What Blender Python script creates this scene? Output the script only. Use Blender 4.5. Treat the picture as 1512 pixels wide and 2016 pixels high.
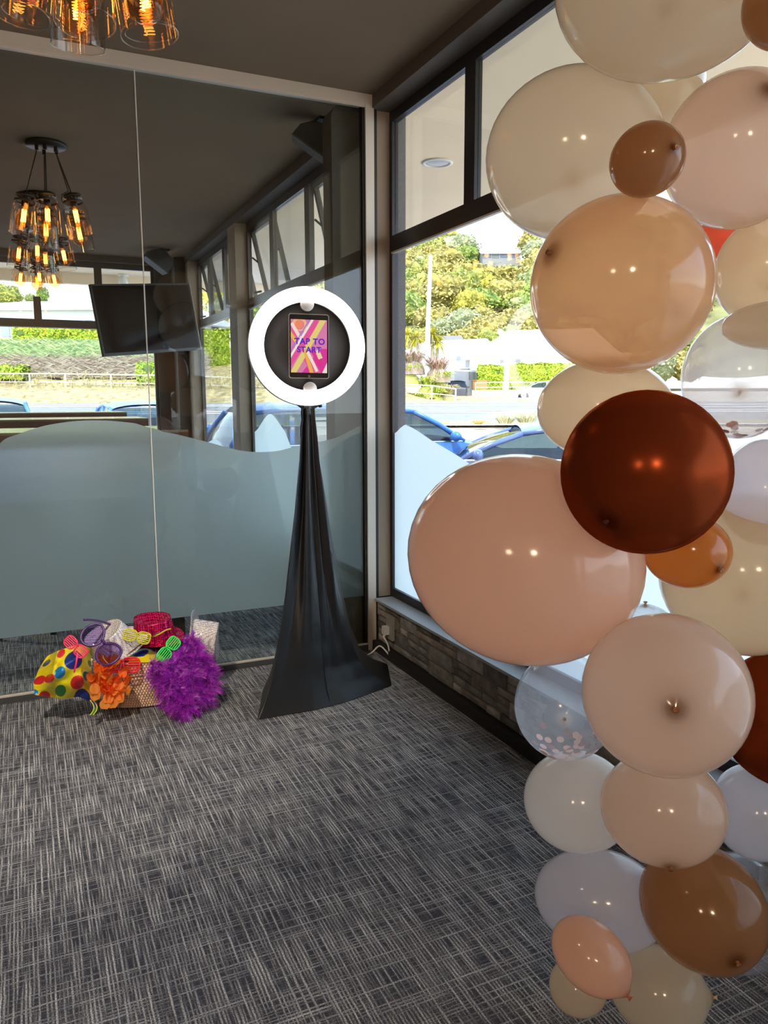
import bpy, math, random
import numpy as np
from mathutils import Vector, Matrix, noise
random.seed(7)
sc = bpy.context.scene
for o in list(bpy.data.objects): bpy.data.objects.remove(o)
COL = sc.collection
R = math.radians
PI = math.pi

# ------------------------------------------------------------------ camera
FPX, TH, PH, RO, CH = 1530.4, .4331, .1455, -.0029, 1.3
cF = Vector((math.sin(TH)*math.cos(PH), math.cos(TH)*math.cos(PH), -math.sin(PH)))
r0 = Vector((math.cos(TH), -math.sin(TH), 0)); u0 = r0.cross(cF)
cR = r0*math.cos(RO)+u0*math.sin(RO); cU = u0*math.cos(RO)-r0*math.sin(RO)
CP = Vector((0, 0, CH))
cam = bpy.data.objects.new('camera', bpy.data.cameras.new('camera'))
COL.objects.link(cam)
cam.data.sensor_fit = 'HORIZONTAL'; cam.data.sensor_width = 36
cam.data.lens = FPX*36/1512
cam.data.clip_start = .05; cam.data.clip_end = 2000
M = Matrix((cR, cU, -cF)).transposed().to_4x4(); M.translation = CP
cam.matrix_world = M
sc.camera = cam
def ray(px, py): return cF+cR*((px-756)/FPX)+cU*((1008-py)/FPX)
def at(px, py, zc): return CP+ray(px, py)*zc                 # world point at that depth
def ony(px, py, y): d = ray(px, py); return CP+d*(y/d.y)
def onz(px, py, z): d = ray(px, py); return CP+d*((z-CH)/d.z)

# ------------------------------------------------------------------ light
w = bpy.data.worlds.new('sky'); sc.world = w; w.use_nodes = True
nt = w.node_tree; nt.nodes.clear()
tc = nt.nodes.new('ShaderNodeTexCoord'); sp = nt.nodes.new('ShaderNodeSeparateXYZ')
rp = nt.nodes.new('ShaderNodeValToRGB'); bg = nt.nodes.new('ShaderNodeBackground'); ow = nt.nodes.new('ShaderNodeOutputWorld')
nt.links.new(tc.outputs['Generated'], sp.inputs[0]); nt.links.new(sp.outputs[2], rp.inputs[0])
nt.links.new(rp.outputs[0], bg.inputs[0]); nt.links.new(bg.outputs[0], ow.inputs[0])
rp.color_ramp.elements[0].position = 0.0; rp.color_ramp.elements[0].color = (.93, .97, 1, 1)
rp.color_ramp.elements[1].position = .9; rp.color_ramp.elements[1].color = (.30, .45, .78, 1)
e = rp.color_ramp.elements.new(.25); e.color = (.60, .76, 1, 1)
bg.inputs[1].default_value = 2.6
sl = bpy.data.lights.new('sun', 'SUN'); sl.energy = 3.6; sl.angle = R(.6); sl.color = (1, .91, .74)
so = bpy.data.objects.new('sun', sl); COL.objects.link(so)
so.rotation_euler = Vector((-.38, -.34, .95)).to_track_quat('Z', 'Y').to_euler()
def fill_spot(x, y, watt, ang, aim=None):                # added fill spots, unseen, to brighten the basket, carpet and far room
    a = bpy.data.lights.new('fill_beam', 'SPOT'); a.energy = watt; a.spot_size = R(ang); a.spot_blend = 1; a.shadow_soft_size = .06; a.color = (1, .84, .66)
    o = bpy.data.objects.new('fill_beam', a); COL.objects.link(o); o.location = (x, y, 2.69)
    if aim: o.rotation_euler = (Vector((x, y, 2.69))-Vector(aim)).to_track_quat('Z', 'Y').to_euler()
fill_spot(-.45, 1.35, 165, 54, (.30, 3.30, .15)); fill_spot(-1.3, .9, 105, 96); fill_spot(-1.4, -1.4, 90, 96); fill_spot(-1.6, 6.0, 90, 150)
def warm_fill(x, y, watt):                                 # added warm fill, unseen behind the camera, to lift the balloon fronts
    a = bpy.data.lights.new('warm_fill', 'POINT'); a.energy = watt; a.shadow_soft_size = .13; a.color = (1, .74, .50)
    o = bpy.data.objects.new('warm_fill', a); COL.objects.link(o); o.location = (x, y, 2.32)
warm_fill(-.85, -2.3, 50); warm_fill(-2.3, -1.6, 30)
sc.cycles.transparent_max_bounces = 40; sc.cycles.max_bounces = 10; sc.cycles.diffuse_bounces = 5
sc.view_settings.view_transform = 'Standard'; sc.view_settings.look = 'None'
sc.view_settings.gamma = 1; sc.view_settings.use_curve_mapping = False
sc.view_settings.exposure = 0.98

# ------------------------------------------------------------------ materials
def S(r, g, b):                                             # 0-255 sRGB to linear
    return tuple((c/255/12.92 if c/255 <= .04045 else ((c/255+.055)/1.055)**2.4) for c in (r, g, b))
MATS = {}
class NT:
    def __init__(s, name):
        m = bpy.data.materials.new(name); m.use_nodes = True; s.m = m; s.t = m.node_tree; s.t.nodes.clear()
        s.out = s.t.nodes.new('ShaderNodeOutputMaterial')
    def n(s, ty, **kw):
        x = s.t.nodes.new('ShaderNode'+ty)
        for k, v in kw.items():
            if k.startswith('i_'):
                x.inputs[int(k[2:]) if k[2:].isdigit() else k[2:].replace('_', ' ')].default_value = v
            else: setattr(x, k, v)
        return x
    def l(s, a, b): s.t.links.new(a, b)
    def done(s, sh): s.l(sh, s.out.inputs[0]); return s.m
def c4(c): return (c[0], c[1], c[2], 1)
def pbr(name, col, rough=.6, metal=0, spec=.5, var=0, vs=8, bump=0, bs=60, coord='Object', sheen=0, trans=0, randv=0):
    if name in MATS: return MATS[name]
    t = NT(name); b = t.n('BsdfPrincipled'); b.inputs['Roughness'].default_value = rough
    b.inputs['Metallic'].default_value = metal; b.inputs['Specular IOR Level'].default_value = spec
    b.inputs['Base Color'].default_value = c4(col)
    if sheen: b.inputs['Sheen Weight'].default_value = sheen
    tx = t.n('TexCoord')
    if var or randv:
        hs = t.n('HueSaturation'); hs.inputs['Color'].default_value = c4(col)
        src = None
        if var:
            nz = t.n('TexNoise'); nz.inputs['Scale'].default_value = vs; nz.inputs['Detail'].default_value = 4
            t.l(tx.outputs[coord], nz.inputs['Vector'])
            mp = t.n('MapRange'); mp.inputs[1].default_value = .3; mp.inputs[2].default_value = .7
            mp.inputs[3].default_value = 1-var; mp.inputs[4].default_value = 1+var
            t.l(nz.outputs[0], mp.inputs[0]); src = mp.outputs[0]
        if randv:
            oi = t.n('ObjectInfo'); mp2 = t.n('MapRange'); mp2.inputs[3].default_value = 1-randv; mp2.inputs[4].default_value = 1+randv
            t.l(oi.outputs['Random'], mp2.inputs[0])
            if src:
                mm = t.n('Math', operation='MULTIPLY'); t.l(src, mm.inputs[0]); t.l(mp2.outputs[0], mm.inputs[1]); src = mm.outputs[0]
            else: src = mp2.outputs[0]
        t.l(src, hs.inputs['Value']); t.l(hs.outputs[0], b.inputs['Base Color'])
    if bump:
        n2 = t.n('TexNoise'); n2.inputs['Scale'].default_value = bs; n2.inputs['Detail'].default_value = 5
        t.l(tx.outputs[coord], n2.inputs['Vector'])
        bp = t.n('Bump'); bp.inputs['Strength'].default_value = bump; bp.inputs['Distance'].default_value = .01
        t.l(n2.outputs[0], bp.inputs['Height']); t.l(bp.outputs[0], b.inputs['Normal'])
    MATS[name] = t.done(b.outputs[0]); return MATS[name]
def emis(name, col, st):
    if name in MATS: return MATS[name]
    t = NT(name); e = t.n('Emission'); e.inputs[0].default_value = c4(col); e.inputs[1].default_value = st
    MATS[name] = t.done(e.outputs[0]); return MATS[name]
def schlick(t, ior=1.5):                                    # Fresnel reflectance, the same from both sides of a thin sheet
    g = t.n('NewGeometry'); d = t.n('VectorMath', operation='DOT_PRODUCT'); t.l(g.outputs['Normal'], d.inputs[0]); t.l(g.outputs['Incoming'], d.inputs[1])
    a = t.n('Math', operation='ABSOLUTE'); t.l(d.outputs['Value'], a.inputs[0])
    s_ = t.n('Math', operation='SUBTRACT'); s_.inputs[0].default_value = 1; t.l(a.outputs[0], s_.inputs[1])
    p = t.n('Math', operation='POWER'); p.inputs[1].default_value = 5; t.l(s_.outputs[0], p.inputs[0])
    f0 = ((ior-1)/(ior+1))**2
    m = t.n('Math', operation='MULTIPLY_ADD'); m.inputs[1].default_value = 1-f0; m.inputs[2].default_value = f0; t.l(p.outputs[0], m.inputs[0])
    return m.outputs[0]
def clear_glass(name, tint=(1, 1, 1), refl=1.0, rough=.0, ior=1.5):
    if name in MATS: return MATS[name]
    t = NT(name); tr = t.n('BsdfTransparent'); tr.inputs[0].default_value = c4(tint)
    g = t.n('BsdfGlossy'); g.inputs['Roughness'].default_value = rough
    mu = t.n('Math', operation='MULTIPLY'); mu.inputs[1].default_value = refl; t.l(schlick(t, ior), mu.inputs[0])
    mx = t.n('MixShader'); t.l(mu.outputs[0], mx.inputs[0]); t.l(tr.outputs[0], mx.inputs[1]); t.l(g.outputs[0], mx.inputs[2])
    MATS[name] = t.done(mx.outputs[0]); return MATS[name]
def film_mat():
    t = NT('frosted_film')
    rf = t.n('BsdfRefraction'); rf.inputs['Color'].default_value = (.94, .975, .975, 1); rf.inputs['Roughness'].default_value = .62; rf.inputs['IOR'].default_value = 1.17
    tl = t.n('BsdfTranslucent'); tl.inputs[0].default_value = (.82, .88, .87, 1)
    df = t.n('BsdfDiffuse'); df.inputs[0].default_value = (.60, .66, .65, 1)
    m1 = t.n('MixShader'); m1.inputs[0].default_value = .52; t.l(rf.outputs[0], m1.inputs[1]); t.l(tl.outputs[0], m1.inputs[2])
    m2 = t.n('MixShader'); m2.inputs[0].default_value = .12; t.l(m1.outputs[0], m2.inputs[1]); t.l(df.outputs[0], m2.inputs[2])
    return t.done(m2.outputs[0])
def latex(name, col, transp=.2, tint=None, gloss=.06, metal=0, rough=.12, neck=.25, dif=.22):
    """balloon rubber: part see-through, part translucent, a thin glossy coat; denser by the neck"""
    t = NT(name)
    at_ = t.n('Attribute', attribute_name='neck')
    cm = t.n('MixRGB'); cm.inputs[1].default_value = c4(col); cm.inputs[2].default_value = c4((col[0]*neck, col[1]*neck*.62, col[2]*neck*.4))
    t.l(at_.outputs['Fac'], cm.inputs[0])
    tr = t.n('BsdfTransparent'); tr.inputs[0].default_value = c4(tint or tuple(min(1, c*1.05) for c in col))
    tl = t.n('BsdfTranslucent'); t.l(cm.outputs[0], tl.inputs[0])
    df = t.n('BsdfDiffuse'); t.l(cm.outputs[0], df.inputs[0])
    m1 = t.n('MixShader'); m1.inputs[0].default_value = dif; t.l(tl.outputs[0], m1.inputs[1]); t.l(df.outputs[0], m1.inputs[2])
    m2 = t.n('MixShader'); t.l(m1.outputs[0], m2.inputs[1]); t.l(tr.outputs[0], m2.inputs[2])
    sb = t.n('Math', operation='SUBTRACT'); sb.inputs[0].default_value = 1; t.l(at_.outputs['Fac'], sb.inputs[1])
    ml = t.n('Math', operation='MULTIPLY'); ml.inputs[1].default_value = transp; t.l(sb.outputs[0], ml.inputs[0]); t.l(ml.outputs[0], m2.inputs[0])
    g = t.n('BsdfGlossy'); g.inputs['Roughness'].default_value = rough
    if metal: g.inputs[0].default_value = c4(col)
    ad = t.n('Math', operation='ADD'); ad.inputs[1].default_value = metal; t.l(schlick(t, 1.45), ad.inputs[0]); ad.use_clamp = True
    m3 = t.n('MixShader'); t.l(ad.outputs[0], m3.inputs[0]); t.l(m2.outputs[0], m3.inputs[1]); t.l(g.outputs[0], m3.inputs[2])
    return t.done(m3.outputs[0])
def attr_mat(name, rough=.4, emit=0, spec=.5, sheen=0):
    t = NT(name); a = t.n('Attribute', attribute_name='col')
    if emit:
        e = t.n('Emission'); e.inputs[1].default_value = emit; t.l(a.outputs[0], e.inputs[0]); return t.done(e.outputs[0])
    b = t.n('BsdfPrincipled'); t.l(a.outputs[0], b.inputs['Base Color']); b.inputs['Roughness'].default_value = rough
    b.inputs['Specular IOR Level'].default_value = spec
    return t.done(b.outputs[0])
def carpet_mat():
    t = NT('woven_carpet'); tx = t.n('TexCoord')
    def streak(sx, sy, lo, hi, det=2):
        mp = t.n('Mapping'); mp.inputs['Scale'].default_value = (sx, sy, 1); t.l(tx.outputs['Object'], mp.inputs[0])
        nz = t.n('TexNoise'); nz.inputs['Scale'].default_value = 1; nz.inputs['Detail'].default_value = det; t.l(mp.outputs[0], nz.inputs['Vector'])
        mr = t.n('MapRange'); mr.inputs[1].default_value = lo; mr.inputs[2].default_value = hi; t.l(nz.outputs[0], mr.inputs[0]); return mr.outputs[0]
    def line(axis, period, power):                            # one set of parallel threads
        sx = t.n('SeparateXYZ'); t.l(wob.outputs[0], sx.inputs[0])
        m_ = t.n('Math', operation='MULTIPLY'); m_.inputs[1].default_value = PI/period; t.l(sx.outputs[axis], m_.inputs[0])
        s_ = t.n('Math', operation='SINE'); t.l(m_.outputs[0], s_.inputs[0]); a_ = t.n('Math', operation='ABSOLUTE'); t.l(s_.outputs[0], a_.inputs[0])
        p_ = t.n('Math', operation='POWER'); p_.inputs[1].default_value = power; t.l(a_.outputs[0], p_.inputs[0]); return p_.outputs[0]
    wn = t.n('TexNoise'); wn.inputs['Scale'].default_value = 22; t.l(tx.outputs['Object'], wn.inputs['Vector'])
    wob = t.n('MixRGB', blend_type='LINEAR_LIGHT'); wob.inputs[0].default_value = .0022; t.l(tx.outputs['Object'], wob.inputs[1]); t.l(wn.outputs['Color'], wob.inputs[2])
    def mul(p_, q_, k=1.0):
        x = t.n('Math', operation='MULTIPLY'); t.l(p_, x.inputs[0]); t.l(q_, x.inputs[1])
        if k == 1.0: return x.outputs[0]
        y = t.n('Math', operation='MULTIPLY'); t.l(x.outputs[0], y.inputs[0]); y.inputs[1].default_value = k; return y.outputs[0]
    a = streak(120, 6, .40, .68); b = streak(5, 120, .46, .74); c = streak(330, 330, .30, .70, 2)
    mx = t.n('Math', operation='MAXIMUM'); t.l(mul(line(0, .0085, 1.6), a), mx.inputs[0]); t.l(mul(line(1, .0095, 1.8), b, .9), mx.inputs[1])
    m = t.n('Math', operation='MULTIPLY'); t.l(mx.outputs[0], m.inputs[0])
    cc = t.n('MapRange'); cc.inputs[3].default_value = .45; cc.inputs[4].default_value = 1.2; t.l(c, cc.inputs[0]); t.l(cc.outputs[0], m.inputs[1])
    rm = t.n('MixRGB'); rm.inputs[1].default_value = c4(CARP[0]); rm.inputs[2].default_value = c4(CARP[1]); t.l(m.outputs[0], rm.inputs[0])
    sp = t.n('MixRGB', blend_type='MULTIPLY'); sp.inputs[0].default_value = 1; t.l(rm.outputs[0], sp.inputs[1])
    c2 = t.n('MapRange'); c2.inputs[3].default_value = .6; c2.inputs[4].default_value = 1.4; t.l(c, c2.inputs[0]); t.l(c2.outputs[0], sp.inputs[2])
    pb = t.n('BsdfPrincipled'); pb.inputs['Roughness'].default_value = .95; pb.inputs['Specular IOR Level'].default_value = .1
    t.l(sp.outputs[0], pb.inputs['Base Color'])
    bp = t.n('Bump'); bp.inputs['Strength'].default_value = .6; bp.inputs['Distance'].default_value = .004
    t.l(m.outputs[0], bp.inputs['Height']); t.l(bp.outputs[0], pb.inputs['Normal'])
    return t.done(pb.outputs[0])
CARP = ((.050, .054, .070), (.66, .67, .68))

# ------------------------------------------------------------------ mesh building
class MB:
    def __init__(s): s.v = []; s.f = []; s.c = []
    def add(s, vs, fs, col=None):
        o = len(s.v); s.v += [Vector(v) for v in vs]; s.f += [tuple(i+o for i in f) for f in fs]
        if col is not None: s.c += [col]*len(fs)
        return s
    def box(s, a, b, m=None):
        x0, y0, z0 = a; x1, y1, z1 = b
        vs = [Vector(p) for p in ((x0, y0, z0), (x1, y0, z0), (x1, y1, z0), (x0, y1, z0), (x0, y0, z1), (x1, y0, z1), (x1, y1, z1), (x0, y1, z1))]
        if m: vs = [m @ v for v in vs]
        return s.add(vs, [(3, 2, 1, 0), (4, 5, 6, 7), (0, 1, 5, 4), (1, 2, 6, 5), (2, 3, 7, 6), (3, 0, 4, 7)])
    def cbox(s, c, d, m=None):
        return s.box([c[i]-d[i]/2 for i in range(3)], [c[i]+d[i]/2 for i in range(3)], m)
    def tube(s, pts, r, n=8, cap=True, ry=None):
        pts = [Vector(p) for p in pts]; k = len(pts); rs = r if isinstance(r, (list, tuple)) else [r]*k
        base = len(s.v); up = None
        for i, p in enumerate(pts):
            t = (pts[min(i+1, k-1)]-pts[max(i-1, 0)]).normalized()
            if up is None:
                up = t.cross(Vector((0, 0, 1)));
                if up.length < .01: up = t.cross(Vector((0, 1, 0)))
                up.normalize()
            up = (up-t*up.dot(t)).normalized(); q = t.cross(up)
            for j in range(n):
                a = 2*PI*j/n; s.v.append(p+up*math.cos(a)*rs[i]+q*math.sin(a)*rs[i]*(ry or 1))
        for i in range(k-1):
            for j in range(n):
                a = base+i*n+j; b = base+i*n+(j+1) % n; s.f.append((a, b, b+n, a+n))
        if cap:
            s.f.append(tuple(base+j for j in reversed(range(n)))); s.f.append(tuple(base+(k-1)*n+j for j in range(n)))
        return s
    def lathe(s, prof, n=24, m=None, closed=False):
        base = len(s.v); k = len(prof)
        for (r, z) in prof:
            for j in range(n):
                a = 2*PI*j/n; v = Vector((r*math.cos(a), r*math.sin(a), z)); s.v.append(m @ v if m else v)
        for i in range(k-1 if not closed else k):
            i2 = (i+1) % k
            for j in range(n):
                s.f.append((base+i*n+j, base+i*n+(j+1) % n, base+i2*n+(j+1) % n, base+i2*n+j))
        return s
    def prism(s, poly, h, m=None):                      # poly in xy, extruded to z=h
        n = len(poly); vs = [Vector((p[0], p[1], 0)) for p in poly]+[Vector((p[0], p[1], h)) for p in poly]
        if m: vs = [m @ v for v in vs]
        return s.add(vs, [tuple(reversed(range(n))), tuple(range(n, 2*n))]+[(i, (i+1) % n, (i+1) % n+n, i+n) for i in range(n)])
    def grid(s, fn, nu, nv, wu=False, wv=False):
        base = len(s.v)
        for i in range(nu):
            for j in range(nv): s.v.append(Vector(fn(i/(nu if wu else nu-1), j/(nv if wv else nv-1))))
        for i in range(nu if wu else nu-1):
            for j in range(nv if wv else nv-1):
                i2 = (i+1) % nu; j2 = (j+1) % nv
                s.f.append((base+i*nv+j, base+i2*nv+j, base+i2*nv+j2, base+i*nv+j2))
        return s
    def mesh(s, name, mat, off=Vector((0, 0, 0)), smooth=False):
        me = bpy.data.meshes.new(name); me.from_pydata([tuple(v-off) for v in s.v], [], s.f)
        me.materials.append(mat)
        if smooth is True: me.polygons.foreach_set('use_smooth', [True]*len(s.f))
        elif smooth:
            me.polygons.foreach_set('use_smooth', [True]*len(s.f)); me.set_sharp_from_angle(angle=R(smooth))
        if s.c:
            a = me.color_attributes.new('col', 'FLOAT_COLOR', 'CORNER'); L = []
            for f, c in zip(s.f, s.c): L += list(c4(c))*len(f)
            a.data.foreach_set('color', L)
        me.update(); return me
def link(name, me, parent=None, loc=None):
    o = bpy.data.objects.new(name, me); COL.objects.link(o)
    if parent is not None: o.parent = parent
    if loc is not None: o.location = loc
    return o
def tag(o, label=None, cat=None, group=None, kind=None):
    if label: o['label'] = label
    if cat: o['category'] = cat
    if group: o['group'] = group
    if kind: o['kind'] = kind
    return o
def thing(name, loc, label, cat, group=None):
    return tag(link(name, None, loc=Vector(loc)), label, cat, group)
def wl(o):
    p = Vector((0, 0, 0))
    while o is not None: p = p+o.location; o = o.parent
    return p
def part(name, mb, mat, parent, smooth=False, label=None, kind=None):   # mb in world coordinates (parents unrotated)
    o = link(name, mb.mesh(name, mat, wl(parent), smooth), parent)
    if label: o['label'] = label
    if kind: o['kind'] = kind
    return o
def solo(name, mb, mat, loc, label, cat, group=None, smooth=False, kind=None):
    loc = Vector(loc); o = link(name, mb.mesh(name, mat, loc, smooth), None, loc)
    return tag(o, label, cat, group, kind)
def struct(name, mb, mat, smooth=False, label=None, parent=None):
    o = link(name, mb.mesh(name, mat, Vector((0, 0, 0)), smooth), parent)
    if parent is None: o['kind'] = 'structure'
    if label: o['label'] = label
    return o
def sroot(name, label=None):
    o = link(name, None); o['kind'] = 'structure'
    if label: o['label'] = label
    return o
def copy_tree(o, parent=None):
    c = o.copy(); COL.objects.link(c); c.parent = parent
    for ch in list(o.children): copy_tree(ch, c)
    return c
def fbm(p, s=1.0, o=3): return noise.fractal(Vector(p)*s, 1.0, 2.0, o)
#PARTS
# ------------------------------------------------------------------ shared materials
m_ceil = pbr('dark_ceiling_paint', (.20, .15, .105), .85, spec=.2, var=.04, vs=3)
m_beam = pbr('dark_beam_paint', (.085, .068, .055), .6)
m_taupe = pbr('taupe_wall_paint', (.30, .24, .18), .7, bump=.05, bs=200)
m_dark = pbr('dark_wall_paint', (.10, .085, .07), .7)
m_frame = pbr('black_window_frame', (.014, .014, .018), .35)
m_frame2 = pbr('bronze_window_frame', (.075, .062, .05), .35)
m_alu = pbr('brushed_aluminium', (.66, .61, .54), .4, metal=.15)
m_sill = pbr('grey_painted_sill', (.32, .34, .37), .45)
m_base = pbr('black_baseboard', (.012, .011, .010), .5)
m_glass = clear_glass('window_glass', (.97, .985, .985), 1.0)
m_part = clear_glass('partition_glass', (.93, .965, .955), 1.0)
m_film = film_mat()
m_carpet = carpet_mat()
m_black = pbr('black_plastic', (.010, .010, .011), .4)
m_white = pbr('white_paint', (.8, .8, .78), .5)
P = 3.61; ZC = 2.72
# floor, ceiling, walls
struct('floor', MB().box((-4.6, -3.6, -.12), (1.66, 8.7, 0)), m_carpet, label='dark grey woven carpet with pale crossing streaks')
struct('ceiling', MB().box((-4.7, -3.7, ZC), (1.86, 8.8, 3.2)), m_ceil, label='matt dark brown painted ceiling')
struct('wall_left', MB().box((-4.7, -3.7, -.5), (-4.6, 8.8, ZC)), m_dark)
struct('wall_back', MB().box((-4.6, -3.7, -.5), (1.7, -3.6, ZC)), m_taupe)
struct('wall_right', MB().box((1.632, -3.6, -.5), (1.86, 8.7, .262)), m_base, label='low wall under the windows')
struct('wall_far', MB().box((-4.6, 8.6, -.5), (1.632, 8.8, .262)), m_dark, label='low wall under the far windows')
struct('trim_1', MB().box((1.60, -3.6, ZC-.06), (1.76, 8.6, ZC)).box((-4.6, 8.5, ZC-.06), (1.6, 8.66, ZC)), m_beam, label='dark bulkhead beam above the windows')
struct('trim_2', MB().box((1.60, -3.6, .262), (1.70, P-.03, .274)).box((1.60, P+.09, .262), (1.70, 8.55, .274)), m_sill, label='grey painted window sill ledge')
struct('baseboard_right', MB().box((1.588, -3.6, 0), (1.632, P-.02, .052)), m_base, label='black skirting below the stone veneer')

# pilasters between the window bays
def pilaster(n, y0, y1, x0=1.607):
    struct('trim_%d' % n, MB().box((x0, y0, .274), (1.732, y1, ZC-.06)), m_taupe, label='taupe painted pilaster between windows')
pilaster(3, P-.008, P+.10, 1.628); pilaster(4, 6.25, 6.49); pilaster(5, 8.13, 8.3); pilaster(6, .85, 1.15); pilaster(7, -1.75, -1.45)
struct('trim_12', MB().box((-4.6, 8.6, .262), (-.62, 8.78, ZC)), m_dark, label='dark far wall left of the window')
struct('trim_8', MB().box((1.5, 8.3, 0), (1.7, 8.6, ZC)).box((1.34, 8.56, 0), (1.5, 8.7, ZC)), m_dark, label='dark corner column of the far room')
mb = MB()
pp = [(1.43, .0), (1.6, .0), (1.6, 2.70)]+[(1.43+.075-.075*math.sin(a), 2.625+.075*math.cos(a)) for a in [PI/2*k/8 for k in range(9)]]
mb.prism([(x, z) for x, z in pp], .12, Matrix(((1, 0, 0, 0), (0, 0, -1, 3.80), (0, 1, 0, 0), (0, 0, 0, 1))))
struct('trim_9', mb, m_dark, label='dark pillar with rounded top corner just behind the glass partition')

# stone veneer: individual ledge stones on the low wall
wr = bpy.data.objects['wall_right']
ms = [pbr('ledge_stone_%s' % k, c, .85, var=.35, vs=25, bump=.6, bs=70, randv=.4) for k, c in
      (('grey', (.23, .215, .195)), ('brown', (.23, .195, .165)), ('dark', (.14, .135, .125)))]
random.seed(3); rows = 6; z0 = .054; hh = (.258-z0)/rows
base_me = []
for k in range(10):
    L = [.07, .10, .13, .15, .17, .20, .22, .25, .28, .085][k]
    for dbl in (1, 2):
        mb = MB(); nu = 5; H = hh*dbl-.0035
        def fn(u, v):
            e = .0 if (u in (0, 1) or v in (0, 1)) else 1
            return (-(.010+e*(.004+.003*noise.noise(Vector((u*3+k*9, v*2+dbl, k))))), u*L, v*H)
        mb.grid(fn, nu, 4)
        mb.box((-.009, 0.0005, 0.0005), (.006, L-.0005, H-.0005))
        me = mb.mesh('stone', ms[0], smooth=False); base_me.append((k, dbl, L, me))
occ = set(); ylo, yhi = 0.0, 3.58; cnt = 0
cells = int((yhi-ylo)/.005)
grid_occ = [[False]*cells for _ in range(rows)]
for r in range(rows):
    i = 0
    while i < cells-8:
        if grid_occ[r][i]: i += 1; continue
        j = i
        while j < cells and not grid_occ[r][j] and (j-i)*.005 < .3: j += 1
        space = (j-i)*.005
        dbl = 2 if (random.random() < .20 and r < rows-1) else 1
        if dbl == 2 and any(grid_occ[r+1][i:i+60]): dbl = 1
        c = [b for b in base_me if b[1] == dbl and b[2] <= space+1e-6 and (dbl == 1 or b[2] > .12)] or [b for b in base_me if b[1] == 1 and b[2] <= space+1e-6]; dbl = c[0][1] if c else 1
        if not c: i = j; continue
        big = [b for b in c if space-b[2] >= .07 or space-b[2] < .006]
        b = random.choice(big or c); L = b[2]
        if 0 < space-L < .07 and space < .3: sc_ = (space)/L
        else: sc_ = 1
        n = int(round(L*sc_/.005))
        for rr in range(r, r+dbl):
            for q in range(i, min(cells, i+n)): grid_occ[rr][q] = True
        o = link('stone', b[3], wr); o.location = (1.630+random.uniform(-.006, .003), ylo+i*.005, z0+r*hh+.001)
        o.scale = (1, sc_*(n*.005-.004)/(n*.005), 1)
        o.material_slots[0].link = 'OBJECT'; o.material_slots[0].material = random.choice([ms[0], ms[0], ms[1], ms[2]])
        cnt += 1; i += n
print('stones', cnt)

# ------------------------------------------------------------------ windows
def film_poly(top, zb):                                       # list of (a,z) on the wall, closed down to zb
    n = len(top); pts = []
    for i in range(n-1):
        for k in range(8):
            t = k/8; p0 = top[max(i-1, 0)]; p1 = top[i]; p2 = top[i+1]; p3 = top[min(i+2, n-1)]
            z = .5*(2*p1[1]+(p2[1]-p0[1])*t+(2*p0[1]-5*p1[1]+4*p2[1]-p3[1])*t*t+(3*p1[1]-p0[1]-3*p2[1]+p3[1])*t**3)
            pts.append((p1[0]+(p2[0]-p1[0])*t, z))
    pts.append(top[-1]); return pts
def film(mb, top, zb, mp, th=.0006):
    pts = film_poly(top, zb)
    vs = []; fs = []
    for (a, z) in pts:
        for d in (0, th): vs += [mp(a, z, d), mp(a, zb, d)]
    for i in range(len(pts)-1):
        o = i*4
        fs += [(o, o+1, o+5, o+4), (o+2, o+6, o+7, o+3), (o, o+4, o+6, o+2), (o+1, o+3, o+7, o+5)]
    e = (len(pts)-1)*4
    fs += [(0, 2, 3, 1), (e, e+1, e+3, e+2)]
    return mb.add(vs, fs)
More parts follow.
